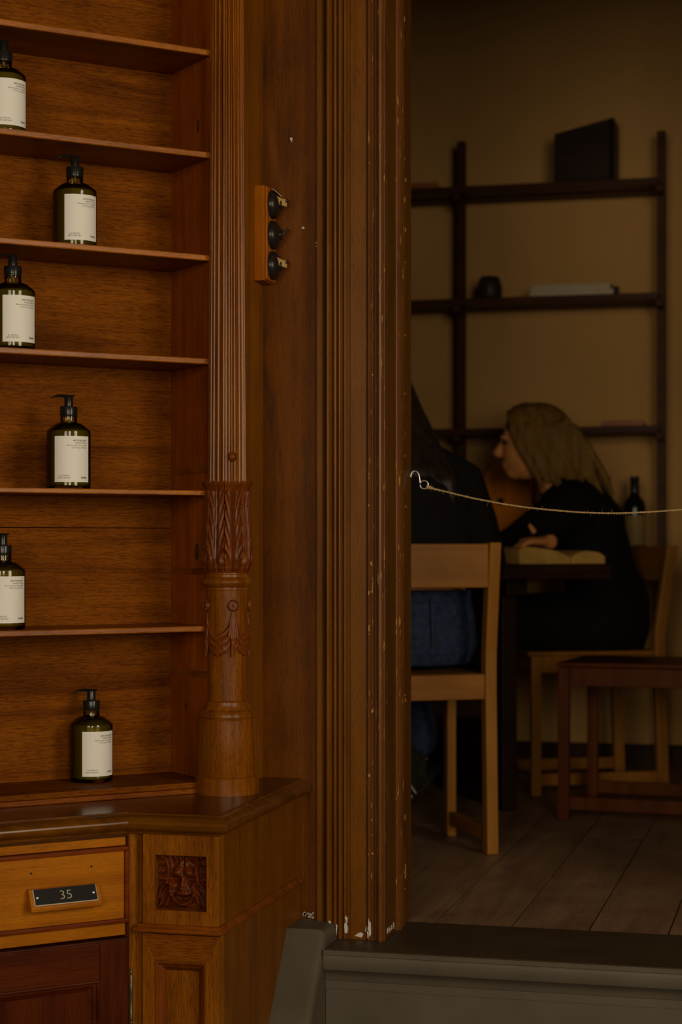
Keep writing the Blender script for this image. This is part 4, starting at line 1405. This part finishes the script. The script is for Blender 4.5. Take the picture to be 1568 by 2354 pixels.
# ------------------------------------------------------------------ chairs: local x across, y to the front, origin on the floor under the middle of the back
def chair(name, label, Xd, fwd, W, D, mz, mx, sh=.43, bh=.785, lean=.02):
    org = C(Xd[0], Xd[1], -.745)
    fa = atan2(fwd[1], fwd[0]) + TH
    Mc = Matrix.Translation(org) @ Matrix.Rotation(fa - pi / 2, 4, 'Z')
    t = thing(name, label, 'chair', org, fa - pi / 2, group='wooden dining chairs in the room')
    h = W / 2
    pw, pd = .0145, .017
    for s_ in (-1, 1):
        vs = []
        for y, z in ((-.012, 0), (.0, sh - .05), (.0, sh + .05), (-lean - .01, bh)):
            vs += [(s_ * h - pw, y - pd, z), (s_ * h + pw, y - pd, z), (s_ * h + pw, y + pd, z), (s_ * h - pw, y + pd, z)]
        fs = [(3, 2, 1, 0), (12, 13, 14, 15)]
        for k in range(3):
            for i in range(4):
                j = (i + 1) % 4
                fs.append((k * 4 + i, k * 4 + j, k * 4 + 4 + j, k * 4 + 4 + i))
        MB().add(vs, fs).obj('back_post', mz, t, Mc, bevel=.003)
        bx('leg', mz, t, s_ * h - .012, s_ * h + .012, D - .015, D + .015, 0, sh - .012, Mc, bevel=.003)
        bx('side_rail', mx, t, s_ * h - .010, s_ * h + .010, .0175, D - .0155, sh - .062, sh - .012, Mc, bevel=.002)
        bx('runner', mx, t, s_ * h - .009, s_ * h + .009, .0175 - .01, D - .0155, .03, .065, Mc, bevel=.002)
    bx('rear_rail', mx, t, -h + .0148, h - .0148, -.012, .012, sh - .0605, sh - .0005, Mc, bevel=.002)
    bx('front_rail', mx, t, -h + .0125, h - .0125, D - .010, D + .010, sh - .062, sh - .012, Mc, bevel=.002)
    bx('seat', mx, t, -h + .002, h - .002, .0125, D + .022, sh - .0115, sh, Mc, bevel=.003)
    bx('back_rail', mx, t, -h + .0148, h - .0148, -lean - .018, -lean + .006, bh - .108, bh - .003, Mc, bevel=.003)
    return t


chair('dining_chair', 'pale birch chair in the doorway with the jeans wearer seated on it', (.179, 4.518), (-.28, .96), .370, .280, M['birch'], M['birch_x'], .432, .748)
chair('dining_chair', 'pale birch chair under the blond woman, seen from its side', (.914, 5.866), (-.98, -.20), .38, .385, M['birch'], M['birch_x'], .425, .74, .03)
chair('dining_chair', 'empty red-brown chair at the right edge of the doorway', (1.039, 5.148), (-.94, .34), .36, .40, M['redwood'], M['redwood'], .425, .78)

# ------------------------------------------------------------------ table
ta = (.96, .28)
ng = Vector((.745, 5.22))
TA = Vector(ta)
TBv = Vector((-.28, .96))
Mt_ = Matrix.Translation(C(ng.x, ng.y, -.745)) @ Matrix.Rotation(atan2(.28, .96) + TH, 4, 'Z')
tb = thing('table', 'dark wooden trestle table between the two people', 'table', Mt_.translation, atan2(.28, .96) + TH)
bx('table_top', M['tabled'], tb, -1.5, 0, 0, .62, .648, .686, Mt_, bevel=.003)
for x in (-.245, -1.25):
    bx('trestle_leg', M['tabled'], tb, x - .022, x + .022, .14, .48, .0, .60, Mt_, bevel=.003)
    bx('trestle_bearer', M['tabled'], tb, x - .03, x + .03, .08, .54, .6005, .6478, Mt_, bevel=.003)
bx('stretcher', M['tabled'], tb, -1.2275, -.2675, .29, .33, .25, .33, Mt_, bevel=.003)


def on_table(px, t_along_b):
    """plan point on the table seen in column px, t metres in from its near edge"""
    k = (px - 784) / F
    # ng + TBv*t + TA*s = (k*d, d)
    p = ng + TBv * t_along_b
    s_ = (k * p.y - p.x) / (TA.x - k * TA.y)
    q = p + TA * s_
    return q


# open book lying on the table, spine up and down the table
q0 = on_table(1275, .16)
Mb = Matrix.Translation(C(q0.x, q0.y, -.745 + .6865)) @ Matrix.Rotation(atan2(.28, .96) + TH + radians(8), 4, 'Z')
bk = thing('open_book', 'open book with cream pages lying on the dark table', 'book', Mb.translation)
for s_, wd in ((-1, .160), (1, .110)):
    top, bot = [], []
    for j in range(9):
        y = -.085 + .17 * j / 8
        row, rowb = [], []
        for i in range(17):
            t = i / 16
            hh = .012 + .030 * sin(pi * min(1, t * .80 + .06)) ** .8 + (.016 * t * t if s_ < 0 else -.006 * t) + .003 * sin(9 * t + 2 * j * s_) * t
            row.append((s_ * (.002 + wd * t), y, hh))
            rowb.append((s_ * (.002 + wd * t), y, .0032))
        top.append(row)
        bot.append(rowb[::-1])
    ring_t = top[0] + [r[-1] for r in top[1:-1]] + top[-1][::-1] + [r[0] for r in top[-2:0:-1]]
    ring_b = [(a, b_, .0032) for a, b_, c_ in ring_t]
    mbk = MB().grid(top).grid(bot)
    n = len(ring_t)
    mbk.add(ring_t + ring_b, [(i, n + i, n + (i + 1) % n, (i + 1) % n) for i in range(n)])
    mbk.obj('page_block', M['paper'], bk, Mb, smooth=50, weld=True)
bx('book_cover', M['bakelite'], bk, -.16, .12, -.09, .09, .0, .003, Mb, bevel=.001)

# arched wooden board leaning at the back of the low shelf
u_, v_, d_ = on_v(1163, 6.235)
Mf = Matrix.Translation((u_, 6.235, SHB['d'] + .0005)) @ Matrix.Rotation(radians(-4), 4, 'X')
fc = thing('wooden_board', 'brown arched wooden board standing on the low board behind the woman', 'board', Mf.translation)
pts = [(-.085, 0), (.085, 0), (.085, .27)] + [(.085 * cos(a), .27 + .075 * sin(a)) for a in [pi * i / 12 for i in range(1, 12)]] + [(-.085, .27)]
n = len(pts)
vs = [(x, -.009, z) for x, z in pts] + [(x, .009, z) for x, z in pts]
fs = [tuple(range(n)), tuple(range(2 * n - 1, n - 1, -1))] + [(i, n + i, n + (i + 1) % n, (i + 1) % n) for i in range(n)]
MB().add(vs, fs).obj('board_panel', M['brownboard'], fc, Mf, bevel=.003, weld=True)
MB().lathe([(.012, 0), (.012, .003), (.0001, .0035)], 16).obj('dark_peg', M['bakelite'], fc, Mf @ Matrix.Translation((-.018, -.0088, .215)) @ Matrix.Rotation(pi / 2, 4, 'X'), smooth=30)


# ------------------------------------------------------------------ people
def remeshed(mb, voxel, smooth_it=6):
    me = mb.mesh('tmp')
    o = bpy.data.objects.new('tmp', me)
    col.objects.link(o)
    r = o.modifiers.new('r', 'REMESH')
    r.mode = 'VOXEL'
    r.voxel_size = voxel
    r.use_smooth_shade = True
    s_ = o.modifiers.new('s', 'SMOOTH')
    s_.factor = .5
    s_.iterations = smooth_it
    out_ = evaluated(o)
    bpy.data.objects.remove(o)
    out_.polygons.foreach_set('use_smooth', [True] * len(out_.polygons))
    return out_


def limb(mb, pts, rad, ratio=1.0, seg=14, ref=(0, 0, 1)):
    mb.tube(pts, rad, seg, ratio, ref)
    for p, r in ((pts[0], rad[0]), (pts[-1], rad[-1])):
        r0 = r if not isinstance(r, (tuple, list)) else min(r)
        mb.ball(p, r0 * .98, seg=12, rings=8)


def hand(mb, wrist, fdir, up, side, curl=.5, scale=1.0, thumb_up=False):
    """palm and five fingers; fdir = towards the fingertips, up = back of the hand, side = towards the thumb"""
    f, u, s_ = Vector(fdir).normalized(), Vector(up).normalized(), Vector(side).normalized()
    w_ = Vector(wrist)
    k = scale
    palm = [w_, w_ + f * .03 * k, w_ + f * .065 * k, w_ + f * .088 * k]
    mb.tube(palm, [(.026 * k, .016 * k), (.034 * k, .015 * k), (.040 * k, .014 * k), (.039 * k, .012 * k)], 14, ref=tuple(u))
    for i, (off, ln) in enumerate(((.029, .072), (.010, .080), (-.010, .075), (-.028, .058))):
        b0 = w_ + f * (.082 - .004 * abs(i - 1)) * k + s_ * off * k
        c1, c2 = curl * .55, curl * 1.3
        d1 = (f * cos(c1) - u * sin(c1)).normalized()
        d2 = (f * cos(c2) - u * sin(c2)).normalized()
        p1 = b0 + d1 * ln * .45 * k
        p2 = p1 + d2 * ln * .55 * k
        mb.tube([b0 - f * .012 * k, b0, p1, (p1 + p2) / 2, p2], [.0088 * k, .0088 * k, .0082 * k, .0076 * k, .006 * k], 10)
        mb.ball(p2, .006 * k, seg=8, rings=6)
    t0 = w_ + f * .022 * k + s_ * .024 * k
    td = (f * .6 + s_ * .75 + (u * .9 if thumb_up else -u * .15)).normalized()
    td2 = (f * .9 + s_ * .2 + (u * 1.2 if thumb_up else -u * .2)).normalized()
    t1 = t0 + td * .034 * k
    t2 = t1 + td2 * .030 * k
    mb.tube([t0, t1, t2], [.012 * k, .0098 * k, .0075 * k], 10)
    mb.ball(t2, .0078 * k, seg=8, rings=6)


def head(mb, c, fwd, up=(0, 0, 1), s=1.0):
    """skull, jaw, nose, ears; c = centre, fwd = where the face looks"""
    f = Vector(fwd).normalized()
    u = (Vector(up) - f * f.dot(Vector(up))).normalized()
    r = f.cross(u)
    R = Matrix((f, r, u)).transposed()
    c = Vector(c)
    L = lambda a, b_, z: c + R @ (Vector((a, b_, z)) * s)
    mb.ball(L(-.012, 0, .025), .095 * s, .074 * s, .088 * s, M=R, seg=24, rings=16)
    mb.ball(L(.018, 0, -.025), .068 * s, .062 * s, .080 * s, M=R, seg=20, rings=14)
    mb.ball(L(.050, 0, -.078), .030 * s, .032 * s, .024 * s, M=R, seg=14, rings=10)
    mb.tube([L(.080, 0, .020), L(.093, 0, .0), L(.106, 0, -.018), L(.094, 0, -.028)], [.008 * s, .010 * s, .0125 * s, .009 * s], 10)
    mb.ball(L(.078, .022, .030), .014 * s, .022 * s, .008 * s, M=R, seg=12, rings=8)
    mb.ball(L(.078, -.022, .030), .014 * s, .022 * s, .008 * s, M=R, seg=12, rings=8)
    mb.ball(L(.081, 0, -.052), .009 * s, .022 * s, .007 * s, M=R, seg=12, rings=8)
    mb.ball(L(.079, 0, -.063), .009 * s, .019 * s, .007 * s, M=R, seg=12, rings=8)
    for s_ in (-1, 1): mb.ball(L(-.005, s_ * .073, -.005), .017 * s, .007 * s, .030 * s, M=R, seg=10, rings=8)
    return L, R


# --- the blond woman, facing left across the table's end
D0 = 5.80
P = lambda X, d, z: C(X, d, z)
LEFT = (C(-1, 0, 0) - C(0, 0, 0)).normalized()
DEEP = (C(0, 1, 0) - C(0, 0, 0)).normalized()
UPV = Vector((0, 0, 1))
wo = thing('person', 'woman in black with shoulder-length blond hair, seated facing left at the table', 'person', P(.82, D0, -.745))
hipc, waist, chest, shc, nk0, nk1 = P(.815, D0, -.225), P(.790, D0, -.07), P(.745, D0, .065), P(.702, D0, .145), P(.660, D0, .195), P(.607, D0 - .005, .262)
hc = P(.578, D0 - .01, .300)
fdir = (LEFT * 1.0 + DEEP * .12 - UPV * .06).normalized()
shN, shF = P(.704, D0 - .165, .112), P(.706, D0 + .165, .116)
elN, elF = P(.520, D0 - .185, .002), P(.54, D0 + .12, .002)
wrN, wrF = P(.595, D0 - .375, .006), P(.475, D0 - .10, -.012)
hpN, hpF = P(.80, D0 - .09, -.245), P(.80, D0 + .09, -.245)
knN, knF = P(.42, D0 - .11, -.235), P(.42, D0 + .09, -.235)
anN, anF = P(.46, D0 - .10, -.655), P(.42, D0 + .10, -.655)
wb_ = MB()
Lh, Rh = head(wb_, hc, fdir)
limb(wb_, [nk0 - UPV * .02, nk0 * .5 + nk1 * .5, nk1 + UPV * .02], [.055, .049, .050])
torso = lambda g: [(.150 + g, .105 + g), (.165 + g, .115 + g), (.125 + g, .095 + g), (.150 + g, .105 + g), (.155 + g, .080 + g), (.06 + g, .055 + g)]
tpts = [hipc - UPV * .07, hipc, waist, chest, shc, nk0]
DE = tuple(DEEP)


def torso_tube(mb, g): mb.tube(tpts, torso(g), 20, ref=tuple(LEFT))


torso_tube(wb_, 0)
for sh_, el_, wr_ in ((shN, elN, wrN), (shF, elF, wrF)):
    limb(wb_, [sh_, sh_.lerp(el_, .5), el_], [.052, .044, .038])
    limb(wb_, [el_, el_.lerp(wr_, .4), wr_], [.038, .036, .026])
for hp_, kn_, an_ in ((hpN, knN, anN), (hpF, knF, anF)):
    limb(wb_, [hp_, hp_.lerp(kn_, .5), kn_], [.085, .075, .056])
    limb(wb_, [kn_, kn_.lerp(an_, .35), an_], [.056, .054, .036])
hand(wb_, wrN, (-LEFT * .35 - DEEP * .3 + LEFT * .9), UPV, DEEP * .9 + LEFT * .1, .7, .95, thumb_up=True)
hand(wb_, wrF, (LEFT * .6 - DEEP * .8), UPV, LEFT * -.2 + DEEP * -.1 + LEFT * .7, .6, .95)
body = mobj('body', remeshed(wb_, .0055, 4), M['skin'], wo)
sw_ = MB()
torso_tube(sw_, .014)
for sh_, el_, wr_ in ((shN, elN, wrN), (shF, elF, wrF)):
    limb(sw_, [shc.lerp(sh_, .5), sh_, sh_.lerp(el_, .5), el_], [.075, .068, .062, .054])
    limb(sw_, [el_, el_.lerp(wr_, .5), wr_.lerp(el_, .08)], [.054, .050, .040])
mobj('sweater', remeshed(sw_, .009, 6), M['blackcloth'], wo)
tr_ = MB()
limb(tr_, [hipc - UPV * .04, hipc + UPV * .06], [(.17, .13), (.165, .13)], ref=tuple(LEFT))
for hp_, kn_, an_ in ((hpN, knN, anN), (hpF, knF, anF)):
    limb(tr_, [hp_, hp_.lerp(kn_, .5), kn_], [.098, .090, .072])
    limb(tr_, [kn_, kn_.lerp(an_, .5), an_ + UPV * .02], [.072, .064, .055])
mobj('trousers', remeshed(tr_, .010, 6), M['blackcloth'], wo)
for an_ in (anN, anF):
    s_m = MB()
    limb(s_m, [an_ - UPV * .02 - LEFT * .035, an_ - UPV * .045 + LEFT * .03, an_ - UPV * .057 + LEFT * .13], [.040, .042, .030], .85)
    sm_ = s_m.obj('tmpshoe', None)
    me_ = sm_.data
    bpy.data.objects.remove(sm_)
    o = mobj('shoe', me_, M['shoe'], wo)
    for v in me_.vertices: v.co.z = max(v.co.z, ZR + .002)
    me_.polygons.foreach_set('use_smooth', [True] * len(me_.polygons))
# hair: cap plus locks falling to the shoulder
hm = MB()
hm.ball(Lh(-.026, 0, .046), .102, .086, .084, M=Rh, seg=28, rings=18)
hm.ball(Lh(-.070, 0, -.020), .068, .080, .100, M=Rh, seg=24, rings=16)
rh = random.Random(3)
for sd in (-1, 1):
    for k in range(10):
        a0 = .062 - .017 * k
        jt = lambda q: rh.uniform(-q, q)
        pts_h = [Lh(a0 - .004, sd * .012, .128 - .0022 * (k - 3) ** 2), Lh(a0 - .006, sd * .055, .108 - .002 * (k - 3) ** 2), Lh(a0 - .016 - .003 * k, sd * (.083 + jt(.002)), .045),
                 Lh(a0 - .036 - .005 * k + jt(.004), sd * (.090 + jt(.003)), -.015), Lh(a0 - .066 - .006 * k + jt(.006), sd * (.086 + jt(.004)), -.070 - .004 * k), Lh(a0 - .090 - .006 * k + jt(.008), sd * (.078 + jt(.006)), -.112 - .006 * k - rh.random() * .03)]
        hm.tube(pts_h, [(.008, .007), (.011, .008), (.0125, .010), (.013, .011), (.012, .010), (.004, .004)], 10)
for k in range(9):
    b_ = (k - 4) * .019
    hm.tube([Lh(-.112, b_, .07), Lh(-.134, b_ * 1.1, .0), Lh(-.140 + rh.uniform(-.005, .005), b_ * 1.2, -.075), Lh(-.142 - .02 * rh.random(), b_ * 1.2, -.135 - .04 * rh.random())], [.013, .016, .016, .005], 10)
mobj('hair', remeshed(hm, .0042, 2), M['hair_blond'], wo)
# eyes, brows, lips
for sd in (-1, 1):
    MB().ball(Lh(.0745, sd * .030, .012), .010, .013, .007, M=Rh).obj('eye', M['eye'], body, smooth='all')
    MB().tube([Lh(.086, sd * .014, .034), Lh(.085, sd * .030, .039), Lh(.072, sd * .046, .033)], [.0022, .003, .0018], 8).obj('eyebrow', M['hair_dark'], body, smooth='all')
MB().ball(Lh(.0845, 0, -.0575), .0075, .021, .0065, M=Rh).obj('lips', M['lips'], body, smooth='all')

# --- the person in jeans, seen from behind in the doorway
pe_ = thing('person', 'person in dark top and blue jeans seated with their back to the doorway', 'person', P(.17, 4.72, -.745))
w1 = Vector((-.28, .96))
FW = (C(-.28, .96, 0) - C(0, 0, 0)).normalized()
RT_ = (C(.96, .28, 0) - C(0, 0, 0)).normalized()
o0 = C(.172, 4.70, 0)
Q = lambda r, f, z: o0 + RT_ * r + FW * f + UPV * z
hipc, waist, chest, shc, nk0, nk1 = Q(0, .03, -.215), Q(0, .02, -.06), Q(-.01, .07, .09), Q(-.02, .13, .195), Q(-.03, .165, .25), Q(-.045, .20, .31)
hc = Q(-.055, .225, .385)
tpts = [hipc - UPV * .06, hipc, waist, chest, shc, nk0]
torso1 = lambda g: [(.155 + g, .11 + g), (.172 + g, .118 + g), (.135 + g, .10 + g), (.165 + g, .11 + g), (.155 + g, .085 + g), (.06 + g, .055 + g)]
shR, shL = Q(.172, .13, .145), Q(-.195, .14, .165)
elR, elL = Q(.262, .17, -.055), Q(-.24, .22, -.06)
wrR, wrL = Q(.10, .44, -.012), Q(-.14, .46, -.012)
hpR, hpL = Q(.092, .08, -.225), Q(-.092, .08, -.225)
knR, knL = Q(.11, .46, -.215), Q(-.11, .47, -.215)
anR, anL = Q(.095, .235, -.545), Q(-.12, .50, -.655)
pb_ = MB()
Lp, Rp = head(pb_, hc, (FW * .9 - RT_ * .35 - UPV * .12))
limb(pb_, [nk0 - UPV * .02, nk0.lerp(nk1, .5), nk1 + UPV * .02], [.055, .05, .05])
pb_.tube(tpts, torso1(0), 20, ref=tuple(FW))
for a_, b_, c_ in ((shR, elR, wrR), (shL, elL, wrL)):
    limb(pb_, [a_, a_.lerp(b_, .5), b_], [.052, .045, .038])
    limb(pb_, [b_, b_.lerp(c_, .4), c_], [.038, .036, .026])
for a_, b_, c_ in ((hpR, knR, anR), (hpL, knL, anL)):
    limb(pb_, [a_, a_.lerp(b_, .5), b_], [.088, .076, .056])
    limb(pb_, [b_, b_.lerp(c_, .4), c_], [.056, .054, .036])
hand(pb_, wrR, (FW * .7 - RT_ * .6), UPV, FW * .3 - RT_ * .8, .5, .95)
hand(pb_, wrL, (FW * .7 + RT_ * .6), UPV, FW * .3 + RT_ * .8, .5, .95)
body1 = mobj('body', remeshed(pb_, .0055, 4), M['skin'], pe_)
sm1 = MB()
sm1.tube([waist - UPV * .045, waist, chest, shc, nk0 - UPV * .005], [torso1(.022)[2], torso1(.020)[2], torso1(.022)[3], torso1(.02)[4], torso1(.012)[5]], 20, ref=tuple(FW))
for a_, b_, c_ in ((shR, elR, wrR), (shL, elL, wrL)):
    limb(sm1, [shc.lerp(a_, .5) + UPV * .01, a_, a_.lerp(b_, .5), b_], [.085, .078, .070, .058])
    limb(sm1, [b_, b_.lerp(c_, .5), c_.lerp(b_, .08)], [.058, .052, .040])
mobj('sweater', remeshed(sm1, .009, 8), M['browncloth'], pe_)
jm = MB()
jm.tube([hipc - UPV * .085, hipc - UPV * .04, hipc + UPV * .03, hipc + UPV * .095], [(.160, .125), (.182, .138), (.178, .130), (.160, .118)], 22, ref=tuple(FW))
for a_, b_, c_ in ((hpR, knR, anR), (hpL, knL, anL)):
    limb(jm, [a_, a_.lerp(b_, .5), b_], [.100, .090, .072])
    limb(jm, [b_, b_.lerp(c_, .5), c_ + UPV * .03], [.072, .062, .056])
je = remeshed(jm, .008, 6)
jo = mobj('jeans', je, M['denim'], pe_)
# waistband and seams standing just proud of the denim at the back


def ring_arc(z, r1, r2, a0, a1, n=24):
    return [hipc + UPV * z + RT_ * (r1 * sin(a0 + (a1 - a0) * i / n)) - FW * (r2 * cos(a0 + (a1 - a0) * i / n)) for i in range(n + 1)]


MB().tube(ring_arc(.086, .163, .121, -1.4, 1.4), [(.003, .016)] * 25, 8, ref=(0, 0, 1)).obj('waistband', M['denim'], jo, smooth='all')
MB().tube(ring_arc(.0, .181, .137, .15, 1.05, 16)[::1], [.0016] * 17, 6).obj('pocket_seam', M['seam'], jo, smooth='all')
MB().tube([hipc - FW * .1300 + UPV * .08 + RT_ * .02, hipc - FW * .1385 + UPV * .02 + RT_ * .02, hipc - FW * .139 - UPV * .04 + RT_ * .02], [.0022] * 3, 6).obj('centre_seam', M['seam'], jo, smooth='all')


def sneaker(parent, heel, toe, sole_dir):
    """trainer from heel to toe; sole_dir points out of the sole"""
    heel, toe = Vector(heel), Vector(toe)
    a = (toe - heel).normalized()
    n_ = Vector(sole_dir)
    n_ = (n_ - a * n_.dot(a)).normalized()
    side = a.cross(n_)
    Ls = (toe - heel).length
    g = lambda t, h_, s_=0.0: heel + a * (Ls * t) - n_ * h_ + side * s_
    m_ = MB()
    m_.tube([g(.0, .035), g(.06, .045), g(.25, .045), g(.5, .038), g(.75, .028), g(.95, .022), g(1.0, .02)], [(.022, .028), (.034, .045), (.036, .050), (.040, .042), (.046, .030), (.036, .022), (.014, .012)], 18, ref=tuple(n_))
    m_.tube([g(.12, .06), g(.14, .10)], [(.040, .046), (.040, .044)], 16, ref=tuple(a))
    so_ = mobj('sneaker', remeshed(m_, .005, 5), M['shoe'], parent)
    s2 = MB()
    s2.tube([g(-.01, .006), g(.06, .004), g(.5, .004), g(.8, .004), g(1.02, .010)], [(.018, .012), (.037, .013), (.040, .012), (.049, .012), (.016, .010)], 16, ref=tuple(n_))
    s2.obj('sole', M['shoe'], so_, smooth=45)
    for sd in (-1, 1):
        for k in range(3):
            t = .40 + .085 * k
            s3 = MB()
            s3.tube([g(t + .02, .014, sd * .045), g(t - .01, .036, sd * .0425), g(t - .045, .058, sd * .032)], [(.0024, .0075)] * 3, 10, ref=tuple(side))
            s3.obj('side_stripe', M['white'], so_, smooth=45)
    MB().tube([g(.135, .112) + a * (.040 * cos(q)) + side * (.038 * sin(q)) for q in [2 * pi * i / 16 for i in range(17)]], .006, 8).obj('ankle_collar', M['seam'], so_, smooth='all')
    return so_


hR = anR + FW * .0 - UPV * .005 - FW * .045
sneaker(pe_, Q(.138, .215, -.592), Q(.025, .245, -.722), RT_ * .8 - UPV * .6)
sneaker(pe_, anL - FW * .06 - UPV * .082, anL + FW * .19 - UPV * .082, -UPV)
hm = MB()
hm.ball(Lp(-.030, 0, .035), .104, .090, .094, M=Rp, seg=24, rings=16)
hm.tube([Lp(-.06, 0, .03), Lp(-.095, 0, -.06), Q(-.03, .075, .25), Q(-.02, .005, .165), Q(-.02, -.025, .06)], [(.085, .06), (.092, .055), (.105, .045), (.095, .035), (.05, .02)], 18, ref=tuple(FW))
for k in range(8):
    b_ = (k - 3.5) * .03
    hm.tube([Lp(-.08, b_ * .7, .0), Q(-.03 + b_, .07, .25), Q(-.02 + b_ * 1.1, -.01, .15), Q(-.02 + b_ * 1.1, -.035, .04)], [.024, .026, .022, .007], 10)
mobj('hair', remeshed(hm, .007, 3), M['hair_dark'], pe_)
for sd in (-1, 1):
    MB().ball(Lp(.0745, sd * .030, .012), .010, .013, .007, M=Rp).obj('eye', M['eye'], body1, smooth='all')
